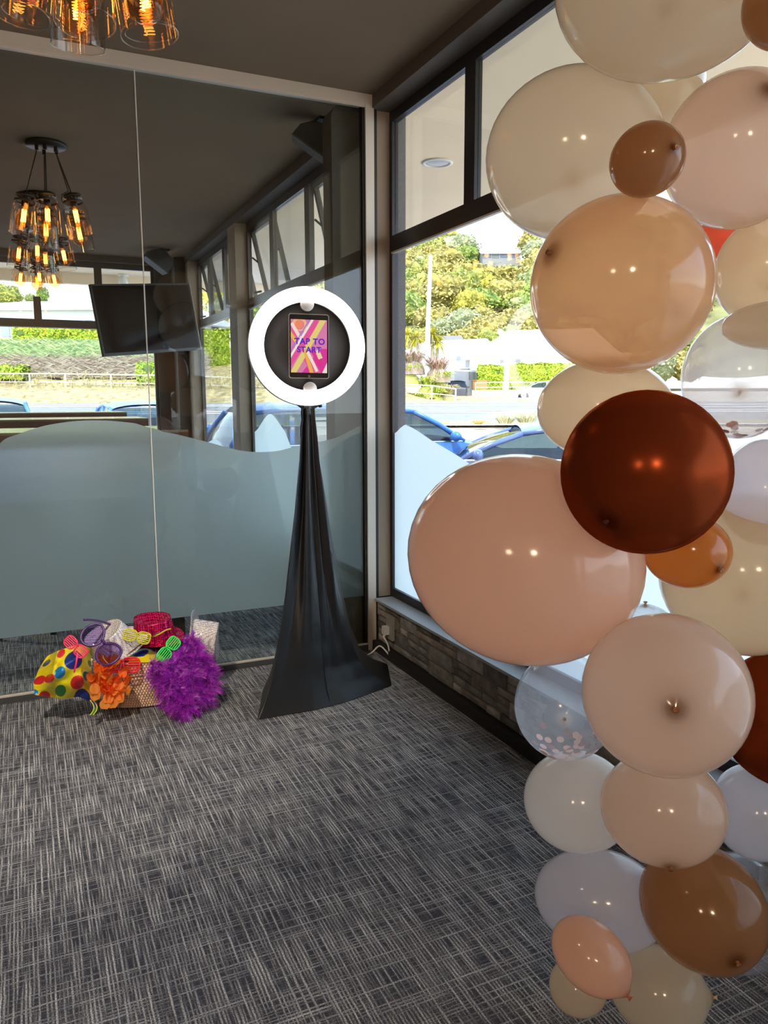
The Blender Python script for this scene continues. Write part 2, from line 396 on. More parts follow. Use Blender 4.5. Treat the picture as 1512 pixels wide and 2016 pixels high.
def window(idx, a0, a1, uprights, open_l, mp, frm, top_film, zt=2.61, zs=.274, label=None, lowers=()):
    """mp(a, z, depth) maps wall coordinate to world; depth 0 = room-side face of the frame, + outwards"""
    rt = sroot('window_%d' % idx, label)
    def bar(name, p, q, d0=0, d1=.032, mat=frm):
        mb = MB(); c = [mp(a, z, d) for d in (d0, d1) for z in (p[1], q[1]) for a in (p[0], q[0])]
        mb.add(c, [(0, 1, 3, 2), (4, 6, 7, 5), (0, 4, 5, 1), (2, 3, 7, 6), (0, 2, 6, 4), (1, 5, 7, 3)])
        return part(name, mb, mat, rt)
    def pane(p, q): bar('pane', p, q, .014, .019, m_glass)
    bar('frame_head', (a0, zt), (a1, 2.66)); bar('frame_foot', (a0, zs), (a1, zs+.045))
    bar('jamb', (a0, zs+.045), (a0+.03, zt)); bar('jamb', (a1-.03, zs+.045), (a1, zt))
    bar('transom', (a0+.03, 2.008), (a1-.03, 2.085))
    bar('transom_bead', (a0+.03, 2.0), (a1-.03, 2.008), -.006, .013, m_alu)
    us = [a0+.03]
    for (u0_, u1_) in uprights: bar('mullion', (u0_, 2.085), (u1_, zt)); us += [u0_, u1_]
    us += [a1-.03]
    ls = [a0+.03]
    for (u0_, u1_) in lowers: bar('mullion', (u0_, zs+.045), (u1_, 2.008)); ls += [u0_, u1_]
    ls += [a1-.03]
    for k in range(0, len(ls), 2): pane((ls[k], zs+.045), (ls[k+1], 2.008))
    for k in range(0, len(us), 2):
        p, q = us[k], us[k+1]
        if k//2 in open_l:                                   # awning sash swung out at the bottom
            sl_ = math.sin(R(13)); cl = math.cos(R(13)); H = zt-2.085
            def mq(a, z, d): h = zt-z; return mp(a, zt-h*cl-d*sl_*0, .02+h*sl_+d)
            def sb(name, p_, q_, d0, d1, mat=frm):
                c = [mq(a, z, d) for d in (d0, d1) for z in (p_[1], q_[1]) for a in (p_[0], q_[0])]
                return part(name, MB().add(c, [(0, 1, 3, 2), (4, 6, 7, 5), (0, 4, 5, 1), (2, 3, 7, 6), (0, 2, 6, 4), (1, 5, 7, 3)]), mat, rt)
            sb('sash_stile', (p, 2.09), (p+.03, zt), 0, .03); sb('sash_stile', (q-.03, 2.09), (q, zt), 0, .03)
            sb('sash_rail', (p+.03, 2.09), (q-.03, 2.12), 0, .03); sb('sash_rail', (p+.03, zt-.03), (q-.03, zt), 0, .03)
            sb('pane', (p+.03, 2.12), (q-.03, zt-.03), .012, .017, m_glass)
            for a in (p+.015, q-.015):
                part('stay_arm', MB().tube([mp(a, 2.40, .03), mq(a, 2.36, .0)], .007, 6), frm, rt)
            part('handle', MB().tube([mp((p+q)/2-.05, 2.10, .0), mp((p+q)/2+.05, 2.10, -.02)], .008, 6), m_black, rt)
        else: pane((p, 2.085), (q, zt))
    if top_film:
        f = MB(); film(f, top_film, zs+.047, lambda a, z, d: mp(a, z, .0125-d)); part('frosted_film', f, m_film, rt)
    return rt
mw = lambda a, z, d: Vector((1.700+d, a, z))
mf = lambda a, z, d: Vector((a, 8.600+d, z))
window(1, 1.15, P-.008, [(2.81, 2.89), (1.95, 2.0)], (), mw, m_frame,
       [(1.2, .98), (1.7, 1.12), (2.2, .86), (2.6, .93), (2.86, 1.03), (3.17, 1.104), (3.43, 1.166), (3.485, 1.159), (3.57, 1.124)], label='black framed window beside the balloons')
window(2, P+.10, 6.25, [(4.77, 4.86), (5.54, 5.63)], (0, 2), mw, m_frame2,
       [(3.76, 1.0), (4.3, 1.1), (4.8, .88), (5.226, .934), (5.392, 1.063), (5.763, 1.183), (6.2, 1.032)], label='window behind the ring light')
window(3, 6.49, 8.13, [(7.0, 7.08), (7.6, 7.68)], (0, 2), mw, m_frame2, [(6.54, .95), (7.0, .8), (7.6, .9), (8.08, .85)])
window(4, -1.45, .85, [(0, .08), (-.75, -.67)], (), mw, m_frame, [(-1.4, 1), (-.6, .9), (0, 1.1), (.8, .95)])
window(5, -3.55, -1.75, [(-2.4, -2.32)], (), mw, m_frame, [(-3.5, 1), (-2.6, .9), (-1.8, 1.1)])
window(6, -.62, 1.34, [(.755, .828)], (), mf, m_frame2, None, lowers=[(.19, .25)][:0], label='wide far window behind the pendant lamps')
part('mullion', MB().box((.175, 8.6, 2.085), (.245, 8.66, 2.30)), m_frame2, bpy.data.objects['window_6'])

# ------------------------------------------------------------------ glass partition
pt = sroot('wall_partition', 'frameless glass partition with aluminium rails')
PX0 = -4.6; PX1 = 1.565; SEAM = .5207
part('head_rail', MB().box((PX0, P-.03, 2.671), (1.609, P+.03, ZC-.001)), m_alu, pt)
part('foot_rail', MB().box((PX0, P-.025, .0), (PX1, P+.025, .028)), pbr('dark_aluminium', (.10, .11, .12), .4, metal=.5), pt)
part('glazing_bead', MB().box((PX0, P-.022, .028), (PX1, P-.012, .036)).box((PX0, P-.028, 2.660), (PX1, P-.018, 2.671)), m_alu, pt)
part('post', MB().box((PX1, P-.03, 0), (1.609, P+.03, 2.671)), m_alu, pt)
part('post_gasket', MB().box((1.553, P-.018, .03), (PX1, P+.018, 2.671)).box((1.609, P-.02, 0), (1.628, P+.02, 2.671)), m_base, pt)
for (a, b) in ((PX0, -1.7), (-1.696, SEAM-.002), (SEAM+.002, 1.553)):
    part('glass_panel', MB().box((a, P-.005, .028), (b, P+.005, 2.671)), m_part, pt)
part('seam_joint', MB().box((SEAM-.002, P-.006, .028), (SEAM+.002, P+.006, 2.671)), pbr('pale_silicone', (.75, .74, .68), .3), pt)
mpt = lambda a, z, d: Vector((a, P+.0055+d, z))
ft = [(-.089, 1.118), (-.009, 1.158), (.09, 1.189), (.212, 1.206), (.336, 1.206), (.453, 1.193)]
f = MB(); film(f, [(-1.69, .95), (-1.2, .82), (-.6, .86), (-.3, .98)]+ft+[(SEAM-.002, 1.172)], .284, mpt)
part('frosted_film', f, m_film, pt)
f = MB(); film(f, [(SEAM+.002, 1.171), (.572, 1.153), (.752, 1.107), (.941, 1.055), (1.09, 1.048), (1.192, 1.067), (1.35, 1.092), (1.418, 1.11), (1.553, 1.163)], .284, mpt)
part('frosted_film', f, m_film, pt)

# ------------------------------------------------------------------ outside of the building
m_soff = pbr('cream_soffit_paint', (.93, .78, .58), .8, var=.03, vs=2)
struct('trim_10', MB().box((1.86, -6, 2.86), (3.42, 8.8, 3.1)).box((-6, 8.8, 2.86), (3.42, 10.75, 3.1)).box((-6, 10.75, 2.73), (3.42, 10.85, 3.1)).box((1.76, -6, 2.66), (1.86, 8.8, 2.86)).box((-6, 8.66, 2.66), (1.76, 8.8, 2.86)), m_soff, label='cream verandah soffit outside the windows')
struct('trim_11', MB().box((1.74, 3.60, -.4), (1.787, 3.80, 2.86)), pbr('grey_render', (.20, .20, .215), .9, var=.1, vs=60, bump=.9, bs=240), label='grey rough rendered column outside the window')
def downlight(p, label):
    t = thing('downlight', p, label, 'ceiling light', 'downlights in the verandah soffit')
    m = Matrix.Translation(p)
    part('trim_ring', MB().lathe([(.10, 0), (.105, -.006), (.085, -.01), (.08, 0)], 28, m), m_white, t, True)
    part('lens', MB().lathe([(.08, -.003), (.05, -.006), (.0005, -.007)], 28, m), pbr('pearl_lens', (.5, .5, .5), .3), t, True)
p = onz(861, 320, 2.859); downlight(Vector(p), 'round downlight set in the cream soffit seen through the near upper window')
p = onz(430, 552, 2.859); downlight(Vector(p), 'round downlight in the soffit seen through the far upper window left of the pilaster')
struct('building', MB().box((-40, -30, -.6), (-4.75, 8.8, 4.2)).box((-4.75, -30, -.6), (1.86, -3.72, 4.2)).box((-4.75, -3.72, 3.21), (1.86, 8.8, 4.2)), m_dark, label='rest of the building')

p = Vector(onz(242, 540, 2.86)); sl_ = thing('security_light', p, 'small white sensor light fixed under the far soffit above the television', 'outdoor light')
part('base', MB().lathe([(.0005, 0), (.07, 0), (.07, -.02), (.03, -.03), (.0005, -.03)], 20, Matrix.Translation(p)), m_white, sl_, True)
part('sensor_head', MB().lathe([(.02, -.03), (.045, -.05), (.06, -.10), (.05, -.13), (.0005, -.14)], 20, Matrix.Translation(p)), m_white, sl_, True)
# ------------------------------------------------------------------ outside: ground, road, hill
AZ = R(22); dS = Vector((math.sin(AZ), math.cos(AZ), 0)); dL = Vector((math.cos(AZ), -math.sin(AZ), 0))
def zg(s):                                                   # ground height at distance s from the building
    if s < 12: return -.45
    if s < 45: return -.45+.0451*(s-12)
    return 1.04+.02*(s-45)
def G(s, l, dz=0): v = dS*s+dL*l; v.z = zg(s)+dz; return v
def strip(name, s0, s1, l0, l1, mat, dz, label, ns=6, nl=6):
    mb = MB(); mb.grid(lambda u, v: G(s0+(s1-s0)*u, l0+(l1-l0)*v, dz), ns, nl)
    return struct(name, mb, mat, label=label)
m_asph = pbr('grey_asphalt', (.22, .21, .19), .9, var=.12, vs=3)
m_pave = pbr('pale_concrete_paving', (.54, .45, .33), .9, var=.12, vs=1.5)
m_grassdry = pbr('dry_grass', (.40, .30, .13), .95, var=.5, vs=3)
m_line = pbr('road_paint', (.8, .8, .78), .7)
ss = [-60, -30, -10, 0, 6, 12, 18, 24, 30, 37, 45, 60, 90, 140]
mb = MB(); mb.grid(lambda u, v: G(ss[round(u*(len(ss)-1))], -160+320*v, -.02), len(ss), 20)
struct('ground', mb, m_pave, label='pale car park paving outside')
strip('road', 29.7, 45, -120, 120, m_asph, .0, 'grey two lane road with white lane markings', 8, 4)
for k, (s, l0, l1, wd) in enumerate([(43.2, -40, -1, .16), (41.6, -60, 60, .3), (39.5, 9, 60, .25), (36.9, -60, 60, .22), (35.6, -60, 60, .22), (32.2, -2, 2.6, .2)]):
    mb = MB(); mb.grid(lambda u, v: G(s+wd*u*2.2, l0+(l1-l0)*v, .012), 2, 3)
    solo('lane_marking', mb, m_line, G(s, l0, .0), ['short white lane line at the far side of the road', 'long white line across the far lane of the road', 'white edge line on the right stretch of the road', 'upper of the two parallel white centre lines of the road', 'lower of the two parallel white centre lines of the road', 'short white dash at the near side of the road'][k], 'lane marking')
strip('grass_verge', 28.0, 29.7, -40, 60, m_grassdry, .05, 'dry grass strip on the near side of the road')
strip('kerb_strip', 27.6, 28.0, -40, 60, m_line, .08, 'pale kerb')
# far bank, left of the garage
def bank(u, v):
    s = 45+18*u; l = -60+72*v; k = min(1, max(0, (6.5-l)/7)); k = k*k*(3-2*k)
    h = k*(.75*min(1, u*9)+max(0, (u-.16))*4.6)
    p = G(s, l); p.z += h+.12*noise.noise(Vector((s, l, 0))*.6)*(u > .03); return p
def bank_z(s, l):
    return bank((s-45)/18, (l+60)/72).z
mb = MB(); mb.grid(bank, 30, 120); struct('bank', mb, m_grassdry, label='dry grassy bank rising beyond the road')

# ------------------------------------------------------------------ planting kit
def blades(mb, c, n, h, r, wd, seed, droop=.5, cols=None):
    rnd = random.Random(seed)
    for i in range(n):
        a = rnd.uniform(0, 2*PI); d = Vector((math.cos(a), math.sin(a), 0)); sd = Vector((-d.y, d.x, 0)); H = h*rnd.uniform(.6, 1.1); L = r*rnd.uniform(.4, 1.1)
        b = c+d*rnd.uniform(0, r*.25); col = rnd.choice(cols) if cols else None
        prev = None; vs = []
        for k in range(4):
            t = k/3; p = b+d*L*t**1.3+Vector((0, 0, H*(t-droop*t*t*t*.9))); ww = wd*(1-t*.9)
            vs += [p-sd*ww, p+sd*ww]
        mb.add(vs, [(0, 1, 3, 2), (2, 3, 5, 4), (4, 5, 7, 6)], col)
def leafcloud(mb, fn, n, size, seed, cols):
    """n small leaf quads placed by fn(rnd)->(point, normal)"""
    rnd = random.Random(seed)
    for i in range(n):
        p, nn = fn(rnd); nn = (nn+Vector((rnd.uniform(-.7, .7), rnd.uniform(-.7, .7), rnd.uniform(-.5, .8)))).normalized()
        t = nn.cross(Vector((rnd.uniform(-1, 1), rnd.uniform(-1, 1), rnd.uniform(-1, 1)))).normalized(); b = nn.cross(t); s = size*rnd.uniform(.6, 1.3)
        mb.add([p-t*s, p-b*s*.5+nn*s*.15, p+t*s, p+b*s*.5+nn*s*.15], [(0, 1, 2, 3)], rnd.choice(cols))
m_leaf = attr_mat('leaf_colours', .6, spec=.3)
def lump_tree(k, r=1.0, seed=0, pal=None):
    """crown of many leafy bumps, unit radius"""
    mb = MB(); rnd = random.Random(seed)
    bumps = [(Vector((rnd.uniform(-1, 1), rnd.uniform(-1, 1), rnd.uniform(-.3, 1))).normalized(), rnd.uniform(.25, .5)) for _ in range(14)]
    def fn(u, v):
        th = PI*u; ph = 2*PI*v; d = Vector((math.sin(th)*math.cos(ph), math.sin(th)*math.sin(ph), math.cos(th)))
        q = .72+.16*noise.noise(d*2.2+Vector((k*7, 0, 0)))+.16*abs(noise.noise(d*6+Vector((0, k*5, 0))))+.10*noise.noise(d*13+Vector((0, k*5, 0)))
        for b, s in bumps: q += .13*max(0, 1-(d-b).length/s)
        return d*q*r*(1 if d.z > 0 else .8)
    mb.grid(fn, 30, 44, wv=True); cols = []
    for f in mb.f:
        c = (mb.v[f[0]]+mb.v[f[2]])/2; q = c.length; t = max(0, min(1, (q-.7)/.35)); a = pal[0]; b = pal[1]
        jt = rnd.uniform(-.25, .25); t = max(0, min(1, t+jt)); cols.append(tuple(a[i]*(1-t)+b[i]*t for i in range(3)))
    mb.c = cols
    leafcloud(mb, lambda rd: (lambda d: (d*rd.uniform(.78, 1.0), d))(Vector((rd.gauss(0, 1), rd.gauss(0, 1), abs(rd.gauss(0, .9))-.2)).normalized()), 420, .07, seed+5, [pal[1], pal[0], pal[2]])
    return mb
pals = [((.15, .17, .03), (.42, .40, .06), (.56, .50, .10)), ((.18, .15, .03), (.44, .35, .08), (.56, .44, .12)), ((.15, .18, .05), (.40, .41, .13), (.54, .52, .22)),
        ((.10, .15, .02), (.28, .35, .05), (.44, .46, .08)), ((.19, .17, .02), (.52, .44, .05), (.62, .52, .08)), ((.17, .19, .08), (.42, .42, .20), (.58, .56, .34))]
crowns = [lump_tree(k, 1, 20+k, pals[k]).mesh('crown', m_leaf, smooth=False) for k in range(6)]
m_hill = pbr('scrubby_hillside', (.20, .19, .06), .95, var=.5, vs=.15, bump=.2, bs=2)
def ridge(px): 
    xs = [480, 640, 797, 850, 885, 915, 935, 960, 1030, 1060, 1120, 1300, 1512, 1900]; ys = [600, 560, 516, 508, 497, 505, 524, 520, 520, 488, 480, 470, 470, 480]
    return float(np.interp(px, xs, ys))
def hillp(u, v):                                             # u near->far, v across
    px = 430+1500*v; d = 105+145*u
    r_ = ray(px, 784); r_.z = 0; r_.normalize()
    top = (784-ridge(px)-14)/FPX*math.cos(math.atan((px-756)/FPX)); hz = 1.3+top*235
    t = max(0, min(1, (d-112)/123)); h = 4+(hz-4)*(t*.35+.65*t**.8)
    if d > 236: h -= (d-236)*.5
    p = r_*d; p.z = h+1.2*noise.noise(Vector((p.x, p.y, 0))*.06); return p
mb = MB(); mb.grid(hillp, 26, 60); struct('hill', mb, m_hill, True, label='scrub covered hillside')
rnd = random.Random(11); n = 0
tl = ['yellow green tree', 'brownish olive tree', 'grey green tree', 'darker green tree', 'golden yellow tree', 'pale silvery tree']
proto = {}
for i in range(16):
    for j in range(30):
        u = (i+rnd.uniform(.1, .9))/16; v = (j+rnd.uniform(.1, .9))/30
        if u > .93 or v > .62: continue
        if .30 < v < .42 and u > .84: continue
        p = Vector(hillp(u, v)); k = rnd.choice([0, 0, 1, 2, 3, 4, 1, 5]); rr = (3.4+3.0*u)*rnd.uniform(.75, 1.25)
        pq = p-CP; pqx = 756+FPX*pq.dot(cR)/pq.dot(cF); pqy = 1008-FPX*(pq.dot(cU))/pq.dot(cF)
        if 930 < pqx < 1045 and pqy < 540: continue
        if 915 < pqx < 1060 and pqy < 600: rr = max(1.6, min(rr, (pqy-528)/FPX*190))
        if n >= 296: break
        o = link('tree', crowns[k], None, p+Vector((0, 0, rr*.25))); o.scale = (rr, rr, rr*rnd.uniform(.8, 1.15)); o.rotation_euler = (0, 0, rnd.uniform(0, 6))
        q_ = o.location-CP; px_ = 756+FPX*q_.dot(cR)/q_.dot(cF)
        sz = 'large ' if rr > 6.2 else 'small ' if rr < 4.3 else ''
        hp = 'far left of the ring light' if px_ < 560 else 'behind the ring light' if px_ < 700 else 'left of the near pilaster' if px_ < 790 else 'left of the lamp post' if px_ < 845 else 'between lamp post and hilltop house' if px_ < 950 else 'below the hilltop house' if px_ < 1040 else 'behind the see-through peach balloon' if px_ < 1230 else 'behind the right edge balloons'
        vp = 'at the hill foot' if u < .3 else 'halfway up the hill' if u < .65 else 'near the hill ridge'
        tag(o, sz+tl[k]+' '+vp+' '+hp, 'tree', 'trees covering the hillside'); n += 1
print('hill trees', n)

# ------------------------------------------------------------------ buildings across the road
m_bw = pbr('white_weatherboard', (.80, .80, .78), .7); m_bg = pbr('grey_rendered_wall', (.36, .34, .33), .8); m_roofd = pbr('brown_grey_roof', (.20, .17, .15), .8)
m_roofl = pbr('pale_roof_metal', (.75, .75, .73), .6); m_win = pbr('dark_window_pane', (.10, .12, .15), .15, spec=.8); m_winl = pbr('grey_blind_window', (.38, .40, .42), .3)
def house(name, p0, p1, depth, z0, zw, roof, label, wins=(), winmat=None, gable=True, over=.5, roofmat=None, wall=None, group=None):
    """front wall runs from p0 to p1 (world xy); z0 base, zw eaves height, roof = ridge height"""
    p0 = Vector((p0[0], p0[1], 0)); p1 = Vector((p1[0], p1[1], 0)); ax = (p1-p0).normalized(); L = (p1-p0).length
    nb = Vector((-ax.y, ax.x, 0));
    if nb.dot(p0) < 0: nb = -nb
    t = thing(name, (p0.x, p0.y, z0), label, 'building', group)
    q = lambda a, b, z: p0+ax*a+nb*b+Vector((0, 0, z))
    mb = MB(); vs = [q(a, b, z) for z in (z0, zw) for (a, b) in ((0, 0), (L, 0), (L, depth), (0, depth))]
    mb.add(vs, [(0, 1, 5, 4), (1, 2, 6, 5), (2, 3, 7, 6), (3, 0, 4, 7), (4, 5, 6, 7), (3, 2, 1, 0)])
    if gable: mb.add([q(0, 0, zw), q(0, depth, zw), q(0, depth/2, roof-.1)], [(0, 1, 2)]); mb.add([q(L, 0, zw), q(L, depth, zw), q(L, depth/2, roof-.1)], [(0, 1, 2)])
    part('wall', mb, wall or m_bw, t)
    mb = MB(); o = over
    if gable:
        for sgn in (0, 1):
            e = -o if sgn == 0 else depth+o
            mb.add([q(-o, e, zw-.15), q(L+o, e, zw-.15), q(L+o, depth/2, roof), q(-o, depth/2, roof), q(-o, e, zw-.3), q(L+o, e, zw-.3), q(L+o, depth/2, roof-.15), q(-o, depth/2, roof-.15)],
                   [(0, 1, 2, 3), (4, 7, 6, 5), (0, 4, 5, 1), (0, 3, 7, 4), (1, 5, 6, 2)])
    else:
        mb.add([q(a, b, z) for z in (zw, zw+.35) for (a, b) in ((-o, -o), (L+o, -o), (L+o, depth+o), (-o, depth+o))], [(0, 1, 5, 4), (1, 2, 6, 5), (2, 3, 7, 6), (3, 0, 4, 7), (4, 5, 6, 7), (3, 2, 1, 0)])
        mb.add([q(0, 0, zw+.35), q(L, 0, zw+.35), q(L, depth, zw+.35), q(0, depth, zw+.35), q(L*.2, depth/2, roof), q(L*.8, depth/2, roof)], [(0, 1, 5, 4), (1, 2, 5), (2, 3, 4, 5), (3, 0, 4)])
    part('roof', mb, roofmat or m_roofl, t)
    for (a, z, ww, hh) in wins:
        f = MB().add([q(a+i*ww+(-.06 if i == 0 else .06), d, z+j*hh+(-.06 if j == 0 else .06)) for d in (-.05, .02) for (i, j) in ((0, 0), (1, 0), (1, 1), (0, 1))], [(0, 1, 2, 3), (0, 4, 5, 1), (1, 5, 6, 2), (2, 6, 7, 3), (3, 7, 4, 0)])
        fo = part('window', f, m_bw, t)
        g = MB().add([q(a+i*ww, d, z+j*hh) for d in (-.07, -.052) for (i, j) in ((0, 0), (1, 0), (1, 1), (0, 1))], [(0, 1, 2, 3), (0, 4, 5, 1), (1, 5, 6, 2), (2, 6, 7, 3), (3, 7, 4, 0)])
        part('pane', g, winmat or m_win, fo)
    return t
def PZ(px, py, zc): return at(px, py, zc)
# long white building behind the hedge on the left
a = PZ(-120, 640, 62); b = PZ(372, 640, 62); zz = PZ(100, 615, 62).z
house('long_building', a, b, 14, 4.5, PZ(100, 612, 62).z, PZ(100, 600, 66).z+.6, 'long white building with a flat pale roof behind the hedge',
      [((x-(-120))/492*(b-a).length, PZ(x, y1, 62).z, wd, PZ(x, y0, 62).z-PZ(x, y1, 62).z) for (x, wd, y0, y1) in ((2, .7, 638, 663), (18, .5, 638, 663), (30, .6, 630, 652), (52, 1.6, 630, 652), (98, 1.5, 632, 652), (140, 1.8, 632, 652), (170, .5, 630, 650))], m_winl, gable=False)
# white house seen left of the near pilaster
a = PZ(386, 640, 66); b = PZ(462, 640, 70)
house('white_house', a, b, 9, 4, PZ(430, 640, 66).z, PZ(430, 612, 70).z, 'white house with broad eaves above the hedge left of the pilaster', [(1.8, PZ(430, 655, 66).z, .9, 1.1)], gable=False, over=1.2)
# garage with the car inside
a = PZ(872, 790, 68); b = PZ(915, 790, 67); ztop = PZ(890, 733, 68).z; zb = PZ(890, 792, 68).z
t = thing('garage', (a.x, a.y, zb-.5), 'grey open garage with a car parked in it', 'garage')
ax = (b-a); ax.z = 0; L = ax.length; ax.normalize(); nb = Vector((-ax.y, ax.x, 0)); q = lambda u, d, z: Vector((a.x, a.y, 0))+ax*u+nb*d+Vector((0, 0, z))
def qb(mb, u0, u1, d0, d1, z0, z1):
    return mb.add([q(u, d, z) for z in (z0, z1) for (u, d) in ((u0, d0), (u1, d0), (u1, d1), (u0, d1))], [(0, 1, 5, 4), (1, 2, 6, 5), (2, 3, 7, 6), (3, 0, 4, 7), (4, 5, 6, 7), (3, 2, 1, 0)])
part('side_wall', qb(MB(), L, L+.35, -3, 2.6, zb-.5, ztop), m_bg, t); part('side_wall', qb(MB(), -2.2, -.9, 0, 2.6, zb-.5, ztop), m_bg, t)
part('lintel', qb(MB(), -2.2, L+.35, 0, .3, ztop-.7, ztop), m_bg, t); part('back_wall', qb(MB(), -2.2, L+.35, 2.6, 3, zb-.5, ztop), m_bg, t)
part('roof', qb(MB(), -2.2, L+.35, -.3, 3.2, ztop, ztop+.15), m_bw, t)
# big white building with the low wall, right
a = PZ(925, 760, 78); b = PZ(1220, 760, 74)
house('white_hall', a, b, 14, 1, PZ(960, 706, 76).z, PZ(1040, 652, 84).z, 'big white building with a pale pitched roof beyond the white wall', [(3, PZ(950, 715, 76).z, 2, .3), (12, PZ(1020, 712, 76).z, 2.2, .3)], m_winl, gable=False, over=.8)
a = PZ(798, 720, 84); b = PZ(905, 720, 80)
house('white_gabled_house', a, b, 9, 2, PZ(860, 688, 80).z, PZ(860, 668, 84).z, 'white house behind the palms and lamp post', [(3, PZ(830, 725, 80).z, 1.2, 1.2), (6.5, PZ(830, 725, 80).z, 1.5, 1.2)], m_winl)
a = PZ(872, 672, 98); b = PZ(905, 672, 98)
house('brown_roofed_house', a, b, 5, 6, PZ(880, 672, 98).z, PZ(880, 658, 98).z, 'small house with a brown grey roof below the hillside', roofmat=m_roofd)
a = PZ(950, 518, 190); b = PZ(1024, 520, 190)
house('hilltop_house', a, b, 8, PZ(990, 524, 190).z, PZ(990, 499, 190).z, PZ(990, 490, 190).z, 'white house on the hilltop', [(4.2, PZ(990, 509, 190).z, 2, 1.2), (6.6, PZ(990, 509, 190).z, 1.4, 1.2), (1.2, PZ(990, 509, 190).z, .9, 1.2)], gable=True, wall=pbr('grey_weatherboard', (.30, .29, .26), .7), roofmat=pbr('grey_hill_roof', (.22, .21, .2), .7))
# white boundary wall below the hedge on the right
a = PZ(929, 790, 63.4); b = PZ(1200, 786, 58.5); ax = (b-a); ax.z = 0; ax.normalize(); nb = Vector((-ax.y, ax.x, 0))
def bwall(name, a, b, th, z0, z1, mat, label, cat):
    ax = (b-a); ax.z = 0; ax.normalize(); nb = Vector((-ax.y, ax.x, 0))
    mb = MB(); vs = [Vector((p.x, p.y, z)) for z in (z0, z1) for p in (a, b, b+nb*th, a+nb*th)]
    mb.add(vs, [(0, 1, 5, 4), (1, 2, 6, 5), (2, 3, 7, 6), (3, 0, 4, 7), (4, 5, 6, 7), (3, 2, 1, 0)])
    return solo(name, mb, mat, (a.x, a.y, z0), label, cat)
bwall('boundary_wall', a, b, .3, .5, PZ(1000, 768, 64).z, m_bw, 'low white boundary wall across the road', 'wall')
# railings
m_rail = pbr('cream_railing_paint', (.72, .66, .52), .6)
def railing(pts, label, spacing, group):
    """pts: world points of the foot of the fence; height per point"""
    t = thing('railing', pts[0][0], label, 'fence', group)
    tops = [p+Vector((0, 0, h)) for p, h in pts]; mids = [p+Vector((0, 0, h*.5)) for p, h in pts]
    part('rail', MB().tube(tops, .045, 6), m_rail, t); part('rail', MB().tube(mids, .035, 6), m_rail, t)
    for i in range(len(pts)-1):
        (p, h), (q_, h2) = pts[i], pts[i+1]; n = max(1, round((q_-p).length/spacing))
        for k in range(n+(i == len(pts)-2)):
            u = k/n; b_ = p.lerp(q_, u); part('post', MB().tube([b_+Vector((0, 0, -.5)), b_+Vector((0, 0, h+(h2-h)*u))], .05, 6), m_rail, t)
    return t
railing([(PZ(-80, 768, 47), 1.0), (PZ(130, 769, 47), 1.0), (PZ(310, 772, 47), 1.0), (PZ(470, 777, 47), 1.0), (PZ(640, 780, 47.5), 1.0)], 'cream two rail fence below the brush bank on the left', 2.25, 'cream railings along the road')
railing([(PZ(790, 787, 48), .95), (PZ(850, 790, 48), .95), (PZ(897, 793, 48), .85)], 'cream railing in front of the leafy clumps right of the near pilaster', 1.6, 'cream railings along the road')
railing([(PZ(936, 772, 63), .75), (PZ(990, 771, 63), .75), (PZ(1100, 772, 62), .75)], 'cream railing on the white wall in front of the right hedge', 2.3, 'cream railings along the road')
# hedges
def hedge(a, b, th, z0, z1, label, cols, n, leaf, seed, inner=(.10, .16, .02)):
    ax = (b-a); ax.z = 0; L = ax.length; ax.normalize(); nb = Vector((-ax.y, ax.x, 0)); a = Vector((a.x, a.y, 0))
    mb = MB()
    def fn(u, v):
        q_ = v*4; 
        if q_ < 1: d, z = 0, z0+(z1-z0)*q_
        elif q_ < 2: d, z = th*(q_-1), z1
        elif q_ < 3: d, z = th, z1-(z1-z0)*(q_-2)
        else: d, z = th*(4-q_), z0
        p = a+ax*(L*u)+nb*d; p.z = z; k = noise.noise(p*1.3)*.18; p += Vector((k, k, k*.8)); return p
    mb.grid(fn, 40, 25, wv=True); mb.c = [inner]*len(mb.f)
    def pl(rd):
        u = rd.random()
        if rd.random() < .75: p = a+ax*(L*u)+nb*(-.08)+Vector((0, 0, rd.uniform(z0, z1))); nn = -nb
        else: p = a+ax*(L*u)+nb*rd.uniform(0, th)+Vector((0, 0, z1+.05)); nn = Vector((0, 0, 1))
        if rd.random() < .04: p = a+ax*(L if rd.random() < .5 else 0)+nb*rd.uniform(0, th)+Vector((0, 0, rd.uniform(z0, z1)))
        k = noise.noise(p*1.3)*.2; return p+nn*(k+rd.uniform(-.05, .1)), nn
    leafcloud(mb, pl, n, leaf, seed, cols)
    return solo('hedge', mb, m_leaf, (a.x, a.y, z0), label, 'hedge')
gcol = [(.34, .44, .02), (.44, .52, .03), (.24, .36, .02), (.52, .56, .06)]
hedge(PZ(26, 660, 57), PZ(375, 660, 57), 1.6, 4.5, PZ(200, 646, 57).z, 'long clipped yellow green hedge in front of the long white building', gcol, 9000, .14, 1)
hedge(PZ(384, 700, 52), PZ(462, 700, 53), 2, 2.2, PZ(430, 652, 52).z, 'tall bright green hedge seen left of the pilaster', gcol, 4500, .15, 2)
hedge(PZ(482, 760, 53), PZ(640, 765, 53), 2, 1.5, PZ(500, 742, 53).z, 'low green hedge seen below the ring light', gcol, 2500, .14, 3)
hedge(PZ(943, 768, 66.5), PZ(990, 768, 66.5), 1.6, 1.8, PZ(960, 723, 66.5).z, 'clipped green hedge block left of the gap on the white wall', gcol, 2400, .14, 4)
hedge(PZ(1003, 768, 66), PZ(1130, 768, 65), 1.6, 1.8, PZ(1040, 720, 66).z, 'clipped green hedge block right of the gap behind the silver car', gcol, 4200, .14, 5)
